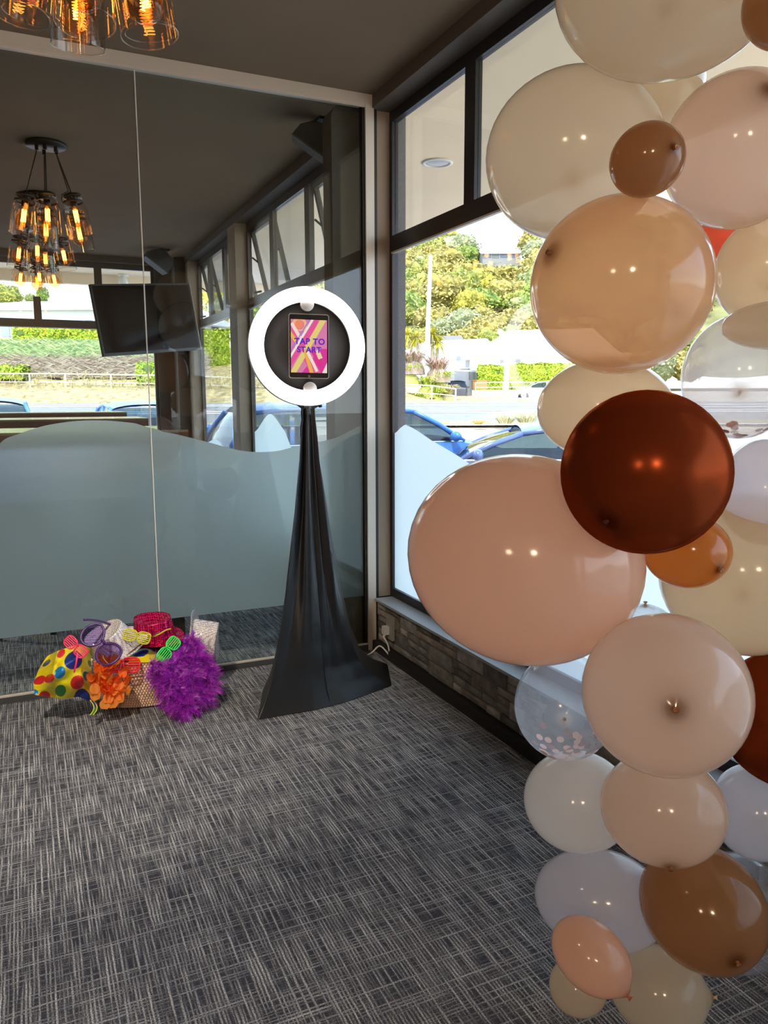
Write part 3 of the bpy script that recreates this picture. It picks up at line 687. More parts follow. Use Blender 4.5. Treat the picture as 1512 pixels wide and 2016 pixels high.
# juniper, dead brush and bushes on the left bank
def sprays(name, x0, x1, y0, y1, zc, n, cols, L, wd, label, cat, seed, lean=(1, .25), dz=0):
    mb = MB(); rd = random.Random(seed)
    for i in range(n):
        px = rd.uniform(x0, x1); py = rd.uniform(y0, y1); p = PZ(px, py, zc+rd.uniform(-1, 1.2)); a = rd.uniform(-.5, 1.0)
        d = (cR*rd.choice([1, 1, -1])*lean[0]+Vector((0, 0, lean[1]+rd.uniform(-.3, .4)))+dS*rd.uniform(-.4, .2)).normalized(); c = rd.choice(cols); l = L*rd.uniform(.5, 1.3)
        up = Vector((0, 0, 1)).cross(d).cross(d)*-1
        vs = [p-up*wd, p+up*wd, p+d*l*.5+up*wd*1.5-Vector((0, 0, -.05)), p+d*l*.5-up*wd*1.5, p+d*l+up*.01]
        mb.add(vs, [(0, 1, 2, 3), (3, 2, 4)], c)
    p0 = PZ((x0+x1)/2, y1, zc)
    return solo(name, mb, m_leaf, p0, label, cat)
jc = [(.28, .38, .14), (.40, .46, .18), (.18, .28, .11), (.56, .58, .26)]
rd = random.Random(4)
def mound(x0, x1, ys, yb, zc, mat, name, label, cat, cols):
    mb = MB(); mb.grid(lambda u, v: PZ(x0+(x1-x0)*u, yb+(ys-yb)*math.sin(v*PI/2)+6*noise.noise(Vector((u*9, v*5, 0))), zc+2.6*v-1.2+.5*noise.noise(Vector((u*14, v*7, 3)))), 40, 12)
    mb.c = [rd.choice(cols) for _ in mb.f]; return mb
def bushmass(name, x0, x1, y0, y1, zc, cols, base, n, L, wd, label, seed, lean):
    mb = mound(x0, x1, y0, y1, zc, None, '', '', '', base)
    r_ = random.Random(seed)
    for i in range(n):
        u = r_.random(); v = r_.random(); px = x0+(x1-x0)*u; py = y1+(y0-y1)*math.sin(v*PI/2)+4*noise.noise(Vector((u*9, v*5, 0))); p = PZ(px, py, zc+2.6*v-1.4)
        d = (cR*(1 if r_.random() < lean[2] else -1)*lean[0]+Vector((0, 0, lean[1]+r_.uniform(-.25, .35)))-dS*r_.uniform(0, .5)).normalized(); l = L*r_.uniform(.5, 1.4)
        up = d.cross(dS).normalized(); c = r_.choice(cols)
        mb.add([p-up*wd*.5, p+up*wd*.5, p+d*l*.5+up*wd, p+d*l*.5-up*wd, p+d*l], [(0, 1, 2, 3), (3, 2, 4)], c)
    return solo(name, mb, m_leaf, PZ((x0+x1)/2, y1, zc), label, 'bush')
bushmass('dead_brush', -30, 400, 706, 744, 50, [(.34, .25, .17), (.44, .34, .24), (.22, .15, .10), (.52, .42, .30)], [(.14, .10, .07), (.20, .14, .10)], 2600, .8, .03, 'wide band of dead brown brush on the bank above the fence', 3, (1, .15, .6))
bushmass('juniper_bush', -30, 330, 676, 712, 52, jc, [(.07, .11, .05), (.10, .15, .07)], 4200, .55, .05, 'spreading blue green juniper in front of the long hedge', 5, (1, .35, .35))
for k, (x0, x1, y0, y1, lb) in enumerate([(-20, 46, 722, 746, 'small bright green bush at the left end of the brush bank'), (270, 312, 716, 756, 'bright green leafy bush right of the brush bank'), (104, 128, 762, 786, 'small weedy green clump on the verge below the fence')]):
    hedge(PZ(x0, y1, 47.6), PZ(x1, y1, 47.6), 1, PZ(x0, y1, 47.6).z, PZ(x0, y0, 47.6).z, lb, gcol, 500, .12, 40+k)
mb = MB(); rr = random.Random(9)
for i in range(900):
    px = rr.uniform(-40, 640); p = PZ(px, rr.uniform(738, 792), 46.4+rr.uniform(0, 1.2)); blades(mb, p, 3, .5, .2, .02, i, cols=[(.52, .38, .16), (.44, .34, .16), (.60, .48, .24), (.36, .36, .1)])
solo('dry_grass', mb, m_leaf, PZ(200, 780, 46.4), 'tall dry golden grass along the fence', 'grass', kind='stuff')
# trees at the far left
for k, (px, py, r_, kk, lb) in enumerate([(12, 592, 36, 0, 'broad olive tree above the long building roof'), (84, 586, 15, 3, 'slim green tree left of the far mullion above the roof'), (60, 590, 14, 2, 'grey green tree between the two roofline trees'), (157, 606, 9, 2, 'small round tree top just above the long roof')]):
    p = PZ(px, py, 84); o = link('tree', crowns[kk], None, p); rr_ = r_/FPX*84; o.scale = (rr_, rr_, rr_*(1.7 if k == 1 else 1)); tag(o, lb, 'tree')
    sz_ = rr_*(1.7 if k == 1 else 1); link('trunk', MB().tube([(0, 0, 0), (0, 0, -(p.z-3)/sz_)], .09, 6).mesh('trunk', pbr('bark', (.20, .15, .10), .9)), o)
# flax / agapanthus clumps, reddish shrubs right of the near pilaster
flx = [(.40, .50, .04), (.50, .56, .06), (.28, .40, .04), (.60, .58, .14)]
for k, (px, py, r_, h, cols, lb) in enumerate([(806, 745, 1.3, 1.3, flx, 'bright green strappy clump behind the railing, leftmost'), (842, 768, 1.3, 1.2, flx, 'bright green strappy clump at the foot of the lamp post'), (860, 786, 1.2, 1.1, flx, 'yellow green strappy clump behind the railing, lowest'), (868, 757, 1.1, 1.1, flx, 'bright green strappy clump beside the garage'),
     (812, 722, 1.5, 1.4, [(.40, .24, .18), (.34, .26, .14), (.48, .34, .28)], 'reddish brown shrub left of the lamp post'), (862, 738, 1.5, 1.5, [(.42, .24, .18), (.34, .24, .14), (.50, .34, .26)], 'reddish brown shrub right of the lamp post'), (826, 790, 1.0, .8, flx, 'low green strappy clump by the railing foot'), (882, 778, 1.0, .9, [(.44, .30, .2), (.5, .42, .2)], 'brown dry clump by the parked car')]):
    mb = MB(); c = PZ(px, py, 50.5); blades(mb, c, 170, h*1.5, r_, .05, 60+k, .7, cols)
    mb.grid(lambda u, v: c+Vector((math.cos(2*PI*u)*r_*.55*math.cos(v*PI/2), math.sin(2*PI*u)*r_*.55*math.cos(v*PI/2), h*.7*math.sin(v*PI/2)-.5)), 12, 6, wu=True); mb.c += [cols[-1]]*(len(mb.f)-len(mb.c))
    solo('strappy_plant', mb, m_leaf, c, lb, 'plant')
# cordyline palms
m_bark = pbr('pale_bark', (.42, .36, .26), .9, var=.2, vs=3)
def palm(px, py, zc, stems, label, cols):
    base = PZ(px, py, zc); t = thing('cordyline_palm', base, label, 'tree')
    for (dx, dy, r_) in stems:
        top = PZ(px+dx, py+dy, zc); part('trunk', MB().tube([base, base.lerp(top, .5)+cR*(.15 if dx > 0 else -.15), top], [.2, .15, .1], 7), m_bark, t)
        mb = MB(); rd_ = random.Random(int(dx*7+dy))
        for i in range(130):
            d = Vector((rd_.gauss(0, 1), rd_.gauss(0, 1), rd_.gauss(.2, .8))).normalized(); L = r_*rd_.uniform(.7, 1.1); sd = d.cross(Vector((0, 0, 1))).normalized()*.055; vs = []
            for k in range(4):
                u = k/3; p = top+d*L*u-Vector((0, 0, L*.35*u*u)); vs += [p-sd*(1-u*.85), p+sd*(1-u*.85)]
            mb.add(vs, [(0, 1, 3, 2), (2, 3, 5, 4), (4, 5, 7, 6)], rd_.choice(cols))
        part('leaf_head', mb, m_leaf, t)
ycol = [(.56, .50, .03), (.64, .56, .05), (.40, .42, .03), (.52, .42, .04)]
palm(845, 765, 57, [(-44, -105, 1.1), (-26, -100, 1.0), (6, -108, 1.2), (18, -92, 1.1)], 'branching yellow green cabbage palm behind the lamp post', ycol)
palm(848, 765, 60, [(14, -50, 1.2)], 'blue grey spiky palm beside the branching palm', [(.22, .32, .38), (.16, .24, .30), (.30, .38, .42)])
# lamp post
t = thing('lamp_post', PZ(840, 752, 55), 'tall white lamp post in front of the hillside', 'lamp post')
part('pole', MB().tube([PZ(840, 758, 55), PZ(842.5, 640, 55), PZ(848, 503, 55)], [.22, .16, .12], 10), m_white, t, True)
part('collar', MB().tube([PZ(840, 758, 55), PZ(840, 740, 55)], .30, 10), m_white, t, True)
t = thing('satellite_dish', PZ(984, 657, 76), 'small white satellite dish on the big white building', 'dish')
part('dish', MB().lathe([(0.001, 0), (.2, .03), (.35, .12), (.36, .13), (.34, .14), (.001, .03)], 14, Matrix.Translation(PZ(984, 655, 76)) @ Matrix.Rotation(R(70), 4, 'X')), m_white, t, True)
part('mast', MB().tube([PZ(984, 655, 76), PZ(984, 668, 76)], .05, 6), m_white, t)
# orange box & grass planter near side
p = PZ(945, 768, 64.2)
solo('orange_crate', MB().cbox((p.x, p.y, p.z+.42), (1.0, .6, .72)).cbox((p.x, p.y, p.z+.80), (1.08, .66, .05)), pbr('orange_panel', (.62, .28, .08), .6), (p.x, p.y, p.z), 'orange brown box behind the railing left of the right hedge', 'box')
for k, (px, py, r_, lb) in enumerate([(995, 834, .9, 'pale grassy tussock by the road, left of the pair'), (1036, 832, 1.1, 'larger pale grassy tussock by the road behind the balloons'), (942, 836, .4, 'small golden grass tuft on the near verge')]):
    mb = MB(); c = PZ(px, py, 27); blades(mb, c, 330, r_*.85, r_, .012, 90+k, .8, [(.66, .64, .38), (.52, .54, .28), (.74, .70, .46)] if k < 2 else [(.7, .5, .16)])
    solo('grass_tussock', mb, m_leaf, c, lb, 'plant')
mb = MB(); rr = random.Random(19)
for i in range(500): blades(mb, G(rr.uniform(28, 29.6), rr.uniform(-6, 20)), 3, .22, .12, .012, i, cols=[(.62, .46, .24), (.7, .58, .34), (.5, .42, .2)])
solo('verge_grass', mb, m_leaf, G(28.5, 5), 'short dry grass on the near verge of the road', 'grass', kind='stuff')
# ------------------------------------------------------------------ ring light photo booth
rc = Vector(ony(604.5, 683, 3.2)); yaw = math.atan2(rc.x, rc.y)*.55
bt = thing('ring_light_booth', (rc.x, rc.y+.02, 0), 'round white ring light with a tablet in its black centre on a draped stand', 'ring light')
# frame of the ring: local x right, y up, z towards the camera
zx = Vector((-math.sin(yaw), -math.cos(yaw), .03)).normalized(); xx = Vector((0, 0, 1)).cross(zx).normalized(); yx = zx.cross(xx)
RM = Matrix((xx, yx, zx)).transposed().to_4x4(); RM.translation = rc; RM = RM @ Matrix.Scale(.955, 4)
RO_ = .262
m_ring = emis('ring_light_diffuser', (1, .99, .97), 2.6); m_hous = pbr('pale_grey_housing', (.55, .54, .53), .4)
part('light_ring', MB().lathe([(.195, .016), (.193, .022), (.198, .028), (.254, .028), (.259, .022), (.258, .012)], 72, RM), m_ring, bt, True, label='glowing white diffuser ring')
part('housing', MB().lathe([(.193, .016), (.193, -.02), (.203, -.026), (.252, -.026), (.262, -.018), (.262, .014), (.2585, .016)], 72, RM), m_hous, bt, True)
part('centre_disc', MB().lathe([(.194, -.008), (.194, -.014), (.0005, -.014)], 56, RM).lathe([(.0005, -.006), (.194, -.006), (.194, -.008)], 56, RM), pbr('black_brown_panel', (.045, .038, .034), .55), bt, True, label='black centre panel')
m_clip = pbr('white_clip_plastic', (.72, .68, .64), .4)
for (cy, nm) in ((.188, 'clip'), (-.188, 'clip')):
    part(nm, MB().lathe([(.0005, .020), (.026, .020), (.030, .015), (.030, -.006), (.0005, -.006)], 28, RM @ Matrix.Translation((.003 if cy > 0 else .008, cy*.98, 0))), m_clip, bt, True)
# tablet
TM = RM @ Matrix.Translation((.008, .002, 0)) @ Matrix.Rotation(R(-1), 4, 'Z')
tw, th_ = .090, .141
def rrect(w_, h_, r_, n=6):
    p = []
    for (cx, cy, a0) in ((w_-r_, h_-r_, 0), (-w_+r_, h_-r_, 90), (-w_+r_, -h_+r_, 180), (w_-r_, -h_+r_, 270)):
        for k in range(n+1): a = R(a0+90*k/n); p.append((cx+r_*math.cos(a), cy+r_*math.sin(a)))
    return p
tb = part('tablet', MB().prism(rrect(tw, th_, .010), .010, TM @ Matrix.Translation((0, 0, -.004))), pbr('silver_tablet_edge', (.62, .58, .55), .3, metal=.8), bt, label='tablet with a pink and yellow striped screen')
part('bezel', MB().prism(rrect(tw-.0025, th_-.0025, .009), .0006, TM @ Matrix.Translation((0, 0, .006))), pbr('black_tablet_glass', (.012, .012, .014), .12), tb)
part('home_button', MB().lathe([(.0045, 0), (.0035, .0004), (.0035, 0)], 16, TM @ Matrix.Translation((0, -.131, .0068))), m_alu, tb)
sw, sh = .081, .116
SCR = [(.98, .46, .64), (.93, .78, .38), (.97, .93, .86), (.80, .33, .72), (.90, .18, .50), (.72, .60, .86), (.96, .62, .42)]
def S3(c): return tuple(x**2.2 for x in c)
# stripes: (a, b, offset, half width, colour) in screen units, drawn in order
def scol(u, v):                                               # u right 0..1, v down 0..1.4
    c = (.86, .50, .68)
    def ln(x0, y0, x1, y1, w_):
        dx, dy = x1-x0, y1-y0; L = math.hypot(dx, dy); return abs((u-x0)*dy-(v-y0)*dx)/L < w_ and 0 <= ((u-x0)*dx+(v-y0)*dy)/L/L <= 1
    if u+v*.0 > .0 and v > .75+.6*(1-u)*0 and (u-.55)*1+(v-.9)*.8 > .15: c = (.86, .26, .60)
    if ln(-.1, .1, .75, 1.5, .12): c = (.90, .40, .58)
    if math.hypot(u-.2, v-.12) < .13: c = (.95, .55, .42)
    if .13 < math.hypot(u-.24, v-.14) < .20 and v < .3: c = (.95, .72, .50)
    if ln(-.15, .20, .30, .78, .05): c = (.93, .72, .35)
    if ln(.02, .10, .36, .66, .045): c = (.96, .86, .84)
    if ln(.72, .0, -.1, 1.2, .11): c = (.90, .36, .60)
    if ln(.95, -.1, .0, 1.5, .075): c = (.90, .82, .48)
    if ln(.66, -.1, -.1, 1.12, .03): c = (.95, .92, .90)
    if ln(.58, -.1, -.12, 1.0, .014): c = (.62, .50, .80)
    if ln(.38, .78, .60, 1.5, .05): c = (.93, .70, .32)
    if ln(.46, .85, .72, 1.36, .04): c = (.96, .88, .86)
    if ln(.58, .78, .92, 1.36, .06): c = (.88, .24, .56)
    if ln(.72, .80, .82, 1.02, .06): c = (.94, .84, .66)
    if u > .86 and v > 1.4-(u-.86)*2: c = (.95, .90, .84)
    return S3(c)
mb = MB(); nu, nv = 90, 126
mb.grid(lambda u, v: TM @ Vector((-sw+2*sw*u, sh-2*sh*v, .0072)), nu+1, nv+1)
for i in range(nu):
    for j in range(nv): mb.c.append(scol((i+.5)/nu, (j+.5)/nv*1.4))
part('screen', mb, attr_mat('screen_picture', emit=.47), tb, label='lit screen with diagonal pink, yellow and white stripes')
def text_mesh(name, txt, size, mat_w, mat, parent, bold=0, spacing=1):
    cu = bpy.data.curves.new('tmp', 'FONT'); cu.body = txt; cu.size = size; cu.align_x = 'CENTER'; cu.align_y = 'CENTER'; cu.extrude = .0002; cu.offset = bold; cu.space_character = spacing
    o = bpy.data.objects.new('tmp', cu); COL.objects.link(o); dg = bpy.context.evaluated_depsgraph_get(); me = bpy.data.meshes.new_from_object(o.evaluated_get(dg))
    bpy.data.objects.remove(o); me.transform(Matrix.Translation(-wl(parent)) @ mat_w); me.materials.clear(); me.materials.append(mat); return link(name, me, parent)
m_pur = emis('purple_screen_lettering', S(88, 44, 170), .6)
text_mesh('lettering', 'TAP TO', .0365, TM @ Matrix.Translation((.003, .020, .0078)), m_pur, tb, .0012, 1.1)
text_mesh('lettering', 'START', .0345, TM @ Matrix.Translation((.000, -.016, .0078)), m_pur, tb, .0012, 1.1)
# neck and tripod below the ring
bot = RM @ Vector((.0, -.262, -.004))
part('bracket', MB().tube([bot+Vector((-.06, 0, .018)), bot+Vector((-.03, 0, -.004)), bot+Vector((.03, 0, -.004)), bot+Vector((.06, 0, .012))], .006, 8), m_black, bt, True)
part('stand_head', MB().lathe([(.0005, .012), (.017, .012), (.021, .0), (.024, -.03), (.020, -.045), (.0005, -.045)], 20, Matrix.Translation(bot+Vector((-.005, 0, 0)))), m_black, bt, True)
part('switch_knob', MB().tube([bot+Vector((.05, -.005, .02)), bot+Vector((.052, -.012, -.004))], .008, 8), m_black, bt, True)
part('pole', MB().tube([(bot.x-.005, bot.y, bot.z-.03), (bot.x-.005, bot.y, .25)], .014, 10), m_black, bt, True)
for k in range(3):
    a = R(90+120*k); part('tripod_leg', MB().tube([(bot.x-.005, bot.y, .30), (bot.x-.005+.19*math.cos(a), bot.y+.19*math.sin(a), .012)], .009, 8), m_black, bt, True)
# cloth cover over the stand
prof = [(803, 588, 613), (812, 585, 614), (822, 584, 620), (850, 580, 624), (905, 577, 627), (960, 573, 640), (1020, 565, 652), (1080, 557, 664), (1140, 548, 676), (1200, 539, 692), (1260, 529, 709), (1300, 522, 722), (1340, 515, 748), (1362, 511, 768), (1418, 507, 772)]
pyv = [p[0] for p in prof]
base = [onz(px, py, 0.0) for px, py in ((507, 1418), (560, 1409), (620, 1399), (680, 1384), (730, 1366), (771, 1351))]
cx, cy = bot.x-.005, bot.y
zt_ = bot.z-.012
def outline(t):                                               # t 0 top .. 1 floor -> closed ring of radii in polar form
    z = zt_*(1-t)
    return z
L0 = Vector(base[0]); R0_ = Vector(base[-1])
back = Vector((1.30, 3.46, 0)); backl = Vector((1.0, 3.46, 0))
def foot(u):                                                  # closed footprint on the floor, u 0..1
    pts = [Vector(b) for b in base]+[Vector((1.56, 3.34, 0)), Vector((1.46, 3.47, 0)), Vector((1.2, 3.50, 0)), Vector((.98, 3.42, 0)), Vector((.90, 3.25, 0))]
    n = len(pts); k = u*n; i = int(k) % n; f_ = k-int(k); return pts[i].lerp(pts[(i+1) % n], f_)
rndf = [random.Random(5).uniform(0, 6) for _ in range(8)]
def drape(u, v):
    t = v; z = zt_*(1-t)
    fp = foot(u); c = Vector((cx, cy, 0)); d = fp-c
    py_ = 803+(1400-803)*t
    k = np.interp(t, [0, .02, .035, .06, .1, .18, .35, .5, .65, .8, .9, .96, 1], [.055, .062, .045, .075, .085, .115, .215, .33, .46, .62, .76, .88, 1.0])
    kl = k
    if d.x > 0: kl = np.interp(t, [0, .03, .06, .1, .18, .35, .5, .65, .8, .9, .96, 1], [.05, .05, .06, .07, .085, .17, .25, .345, .47, .60, .78, 1.0])
    ang = 2*PI*u; fold = (math.sin(ang*8+1.2*math.sin(ang*3)+.8*t)*.6+math.sin(ang*5+2)*.45+math.sin(ang*17)*.12)
    amp = (.006+.012*math.sin(PI*min(1, t*1.15)))*(1-t**3)*1.2
    r_ = d.length*kl+.012*(1-t)+fold*amp
    wr = .006*noise.noise(Vector((fp.x*3, fp.y*3, z*2.2)))*(1 if .1 < t < .97 else 0)
    p = c+d.normalized()*(r_+wr); p.z = z+.003; return p
dr = MB(); dr.grid(drape, 190, 80, wu=True)
m_cloth = pbr('black_stretch_cloth', (.009, .010, .012), .36, spec=.30)
solo('stand_cover', dr, m_cloth, (cx, cy, 0), 'long black stretch cloth draped over the light stand down to the carpet', 'cloth', smooth=True)
# power point and cord
wo = thing('wall_outlet', Vector((1.615, 3.41, .11)), 'pale wall socket set in the stone veneer at the corner', 'socket')
part('plate', MB().box((1.598, 3.365, .105), (1.612, 3.435, .225)), pbr('ivory_plastic', (.30, .28, .24), .5), wo)
part('switch', MB().box((1.594, 3.39, .195), (1.598, 3.41, .212)), pbr('ivory_plastic', (.30, .28, .24), .5), wo)
cd_ = thing('power_cord', (1.57, 3.40, 0), 'white power cord running from the socket to under the black cloth', 'cord')
m_cord = pbr('white_cord', (.62, .62, .60), .45)
part('plug', MB().cbox((1.585, 3.415, .150), (.026, .034, .04)).tube([(1.582, 3.415, .134), (1.575, 3.412, .115)], .007, 8), m_cord, cd_)
def smoothpts(P_, n=8):
    P_ = [Vector(p) for p in P_]; out = []
    for i in range(len(P_)-1):
        a, b, c, d = P_[max(i-1, 0)], P_[i], P_[i+1], P_[min(i+2, len(P_)-1)]
        for k in range(n):
            t = k/n; out.append(.5*(2*b+(c-a)*t+(2*a-5*b+4*c-d)*t*t+(3*b-a-3*c+d)*t**3))
    return out+[P_[-1]]
part('cable', MB().tube(smoothpts([(1.575, 3.412, .115), onz(764, 1270, .08), onz(768, 1290, .03), onz(775, 1303, .006), onz(772, 1298, .008), onz(760, 1282, .045), onz(747, 1272, .06), onz(733, 1284, .03), onz(722, 1290, .02), onz(690, 1300, .01)]), .0042, 8), m_cord, cd_, True)

# ------------------------------------------------------------------ woven basket with party props
bc = Vector((.445, 3.40, 0)); bx, by, bh = .245, .150, .205
bk = thing('woven_basket', bc, 'oval woven straw basket full of party props by the glass partition', 'basket')
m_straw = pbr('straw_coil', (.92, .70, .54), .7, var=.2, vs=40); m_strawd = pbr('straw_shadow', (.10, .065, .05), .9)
def bwall_(a, t): k = .80+.20*math.sin(min(1, t*1.5)*PI/2); return Vector((bc.x+bx*k*math.cos(a), bc.y+by*k*math.sin(a), .006+bh*t))
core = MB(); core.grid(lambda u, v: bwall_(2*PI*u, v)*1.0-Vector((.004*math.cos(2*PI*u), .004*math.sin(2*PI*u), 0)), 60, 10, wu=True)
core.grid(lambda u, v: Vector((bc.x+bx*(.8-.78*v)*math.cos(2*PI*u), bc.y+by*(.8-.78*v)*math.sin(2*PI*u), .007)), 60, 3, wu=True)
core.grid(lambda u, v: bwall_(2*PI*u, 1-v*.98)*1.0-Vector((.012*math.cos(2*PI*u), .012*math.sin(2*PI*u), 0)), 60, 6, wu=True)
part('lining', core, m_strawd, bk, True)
wv = MB(); NR, NS = 17, 120
for r_ in range(NR):
    for s_ in range(NS):
        a = 2*PI*(s_+.5*(r_ % 2))/NS
        if math.sin(a) > .5 and r_ < 10: continue
        t0 = (r_+.08)/NR; t1 = (r_+.98)/NR; da = 2*PI/NS*.43; o_ = Vector((math.cos(a)*by/bx, math.sin(a), 0)).normalized()
        p = [bwall_(a-da, t0), bwall_(a+da, t0), bwall_(a+da, t1), bwall_(a-da, t1)]; q_ = [x.lerp(bwall_(a, (t0+t1)/2), .35)+o_*.0055 for x in p]
        wv.add(p+q_, [(4, 5, 6, 7), (0, 1, 5, 4), (1, 2, 6, 5), (2, 3, 7, 6), (3, 0, 4, 7)])
part('weave', wv, m_straw, bk, kind='stuff')
part('rim', MB().grid(lambda u, v: bwall_(2*PI*u, 1)+Vector((.007*math.cos(2*PI*v)*math.cos(2*PI*u), .007*math.cos(2*PI*v)*math.sin(2*PI*u), .006*math.sin(2*PI*v))), 72, 8, True, True), m_straw, bk, True)
# props ---------------------------------------------------------------
def frame_m(p, zdir, updir=(0, 0, 1)):
    z = Vector(zdir).normalized(); x = Vector(updir).cross(z).normalized(); y = z.cross(x); m = Matrix((x, y, z)).transposed().to_4x4(); m.translation = Vector(p); return m
def sequin(name, col, col2, sc_=120, rough=.25, metal=.85):
    t = NT(name); tx = t.n('TexCoord'); v = t.n('TexVoronoi'); v.inputs['Scale'].default_value = sc_; v.inputs['Randomness'].default_value = .25
    t.l(tx.outputs['Object'], v.inputs['Vector'])
    mr = t.n('MapRange'); mr.inputs[1].default_value = .42; mr.inputs[2].default_value = .50; t.l(v.outputs['Distance'], mr.inputs[0])
    cm = t.n('MixRGB'); cm.inputs[1].default_value = c4(col); cm.inputs[2].default_value = c4(col2); t.l(mr.outputs[0], cm.inputs[0])
    b = t.n('BsdfPrincipled'); b.inputs['Roughness'].default_value = rough; b.inputs['Metallic'].default_value = metal; t.l(cm.outputs[0], b.inputs['Base Color'])
    vm = t.n('VectorMath', operation='SUBTRACT'); vm.inputs[1].default_value = (.5, .5, .5); t.l(v.outputs['Color'], vm.inputs[0])
    vs_ = t.n('VectorMath', operation='SCALE'); vs_.inputs['Scale'].default_value = .28; t.l(vm.outputs[0], vs_.inputs[0])
    g = t.n('NewGeometry'); va = t.n('VectorMath', operation='ADD'); t.l(g.outputs['Normal'], va.inputs[0]); t.l(vs_.outputs[0], va.inputs[1])
    vn = t.n('VectorMath', operation='NORMALIZE'); t.l(va.outputs[0], vn.inputs[0]); t.l(vn.outputs[0], b.inputs['Normal'])
    return t.done(b.outputs[0])
m_seqp = sequin('pink_sequins', (.85, .02, .16), (.28, .0, .05), 110, metal=.5); m_seqw = sequin('white_sequins', (.97, .97, 1), (.42, .38, .40), 170, metal=0)
def fedora(name, p, axis, up, s, mat, label, brim=True, bandmat=None):
    m = frame_m(p, axis, up); t = thing(name, p, label, 'hat', 'sequin party hats in the basket')
    def crown(u, v):
        a = 2*PI*u
        if v < .6: k = v/.6; r_ = 1-.16*k; z = k*1.15+.12*max(0, k-.5)*math.cos(2*a)*.0
        else: k = (v-.6)/.4; r_ = .84*(1-k); z = 1.15+.06*math.sin(k*PI)-.34*math.sin(k*PI/2)*1.0
        x = r_*math.cos(a)*1.12; y = r_*math.sin(a)*.92
        z += .12*(x/1.1)**2*(v > .3)
        pin = max(0, 1-abs(a-PI/2 if a < PI else a-3*PI/2)/.5)*0; front = max(0, x-.3)*max(0, v-.35)
        y *= 1-.45*min(1, front*1.6)
        return m @ Vector((x*s, y*s, z*s))
    part('crown', MB().grid(crown, 56, 26, wu=True), mat, t, True)
    if brim:
        def br(u, v):
            a = 2*PI*u; e = math.sin(v*PI*2)*.02; r_ = 1+.42*(v if v <= .5 else 1-v)*2; z = .02+.16*abs(math.sin(a))**1.5*(r_-1)/.42+(.015 if v > .5 else 0)-.10*max(0, math.cos(a))*(r_-1)/.42
            return m @ Vector((r_*math.cos(a)*1.12*s, r_*math.sin(a)*.92*s, z*s))
        part('brim', MB().grid(br, 56, 14, wu=True), mat, t, True)
    return t
X = lambda px, py, y: Vector(ony(px, py, y))
fedora('sequin_hat', X(305, 1256, 3.40), (-.10, -.16, 1), (.5, 1, .2), .083, m_seqp, 'shiny pink sequin trilby on top of the basket')
fedora('sequin_hat', X(230, 1278, 3.36), (-.50, -.25, .85), (.3, 1, 0), .090, m_seqw, 'white sequin hat lying left of the pink hat')
fedora('sequin_hat', X(378, 1262, 3.44), (.86, -.30, -.05), (0, 1, .3), .096, m_seqw, 'silver white sequin hat tipped over the right end of the basket')
# sunglasses
def glasses(p, look, up, wd, mat, label, lens=None, shape='shutter', bars=5, arm=True, name='party_glasses', armang=.1):
    m = frame_m(p, look, up)     # local z = looking out, y up, x right
    t = thing(name, p, label, 'glasses', 'party glasses in the basket'); h = wd*.27; r_ = wd*.027; w2 = wd*.22
    def ring(cx):
        pts = []
        for k in range(25):
            a = 2*PI*k/24
            if shape == 'cat': x = math.cos(a)*w2*(1.0); y = math.sin(a)*h*.92*(1+.22*math.cos(a)*(1 if cx > 0 else -1)*(1 if math.sin(a) > 0 else .2))
            else: x = math.copysign(abs(math.cos(a))**.6, math.cos(a))*w2; y = math.copysign(abs(math.sin(a))**.7, math.sin(a))*h*(.6 if math.sin(a) > 0 else .9)*(1-.12*math.copysign(1, cx)*-math.cos(a)*0)
            pts.append((cx+x, y))
        return pts
    fr = MB()
    for cx_ in (-wd*.25, wd*.25):
        rp = ring(cx_); fr.tube([m @ Vector((x, y, -abs(x)*.12)) for x, y in rp], r_, 6, cap=False)
        if shape == 'shutter':
            sl_ = MB()
            for b_ in range(bars):
                y = -h*.75+(h*1.25)*(b_+.5)/bars; xs = w2*.97
                sl_.tube([m @ Vector((cx_-xs*(1-.25*(y < -h*.5)), y, -abs(cx_)*.12)), m @ Vector((cx_+xs*(1-.25*(y < -h*.5)), y, -abs(cx_)*.12))], r_*.8, 5)
            part('shutter_slats', sl_, mat, t)
        else:
            n = len(rp)-1; part('lens', MB().add([m @ Vector((x, y, -abs(x)*.12)) for x, y in rp[:n]]+[m @ Vector((cx_, 0, -abs(cx_)*.12))], [(i, (i+1) % n, n) for i in range(n)]), lens, t)
    fr.tube([m @ Vector((-wd*.045, h*.2, 0)), m @ Vector((0, h*.3, .004)), m @ Vector((wd*.045, h*.2, 0))], r_*1.2, 6)
    part('frame', fr, mat, t, True)
    if arm:
        for sg in (-1, 1):
            part('arm', MB().tube([m @ Vector((sg*wd*.48, h*.3, -.06*wd)), m @ Vector((sg*wd*(.49+armang), h*.3, -wd*.5)), m @ Vector((sg*wd*(.48+armang), -h*.25, -wd*.85))], r_*.9, 6), mat, t, True)
    return t
def plast(n, c, e=0): return pbr(n, c, .3)
m_ye = plast('yellow_plastic', (.62, .62, .02)); m_gr = plast('green_plastic', (.05, .78, .12)); m_rd = plast('red_plastic', (.85, .02, .03)); m_pk = plast('hot_pink_plastic', (.90, .03, .14)); m_pu = plast('purple_plastic', (.07, .02, .15)); m_br = plast('brown_plastic', (.12, .05, .03))
m_lens = clear_glass('lilac_lens', (.45, .36, .72), 1)
glasses(X(270, 1251, 3.26), (-.18, -1, .35), (.35, .2, 1), .115, m_ye, 'yellow shutter shades propped against the pink hat', arm=False)
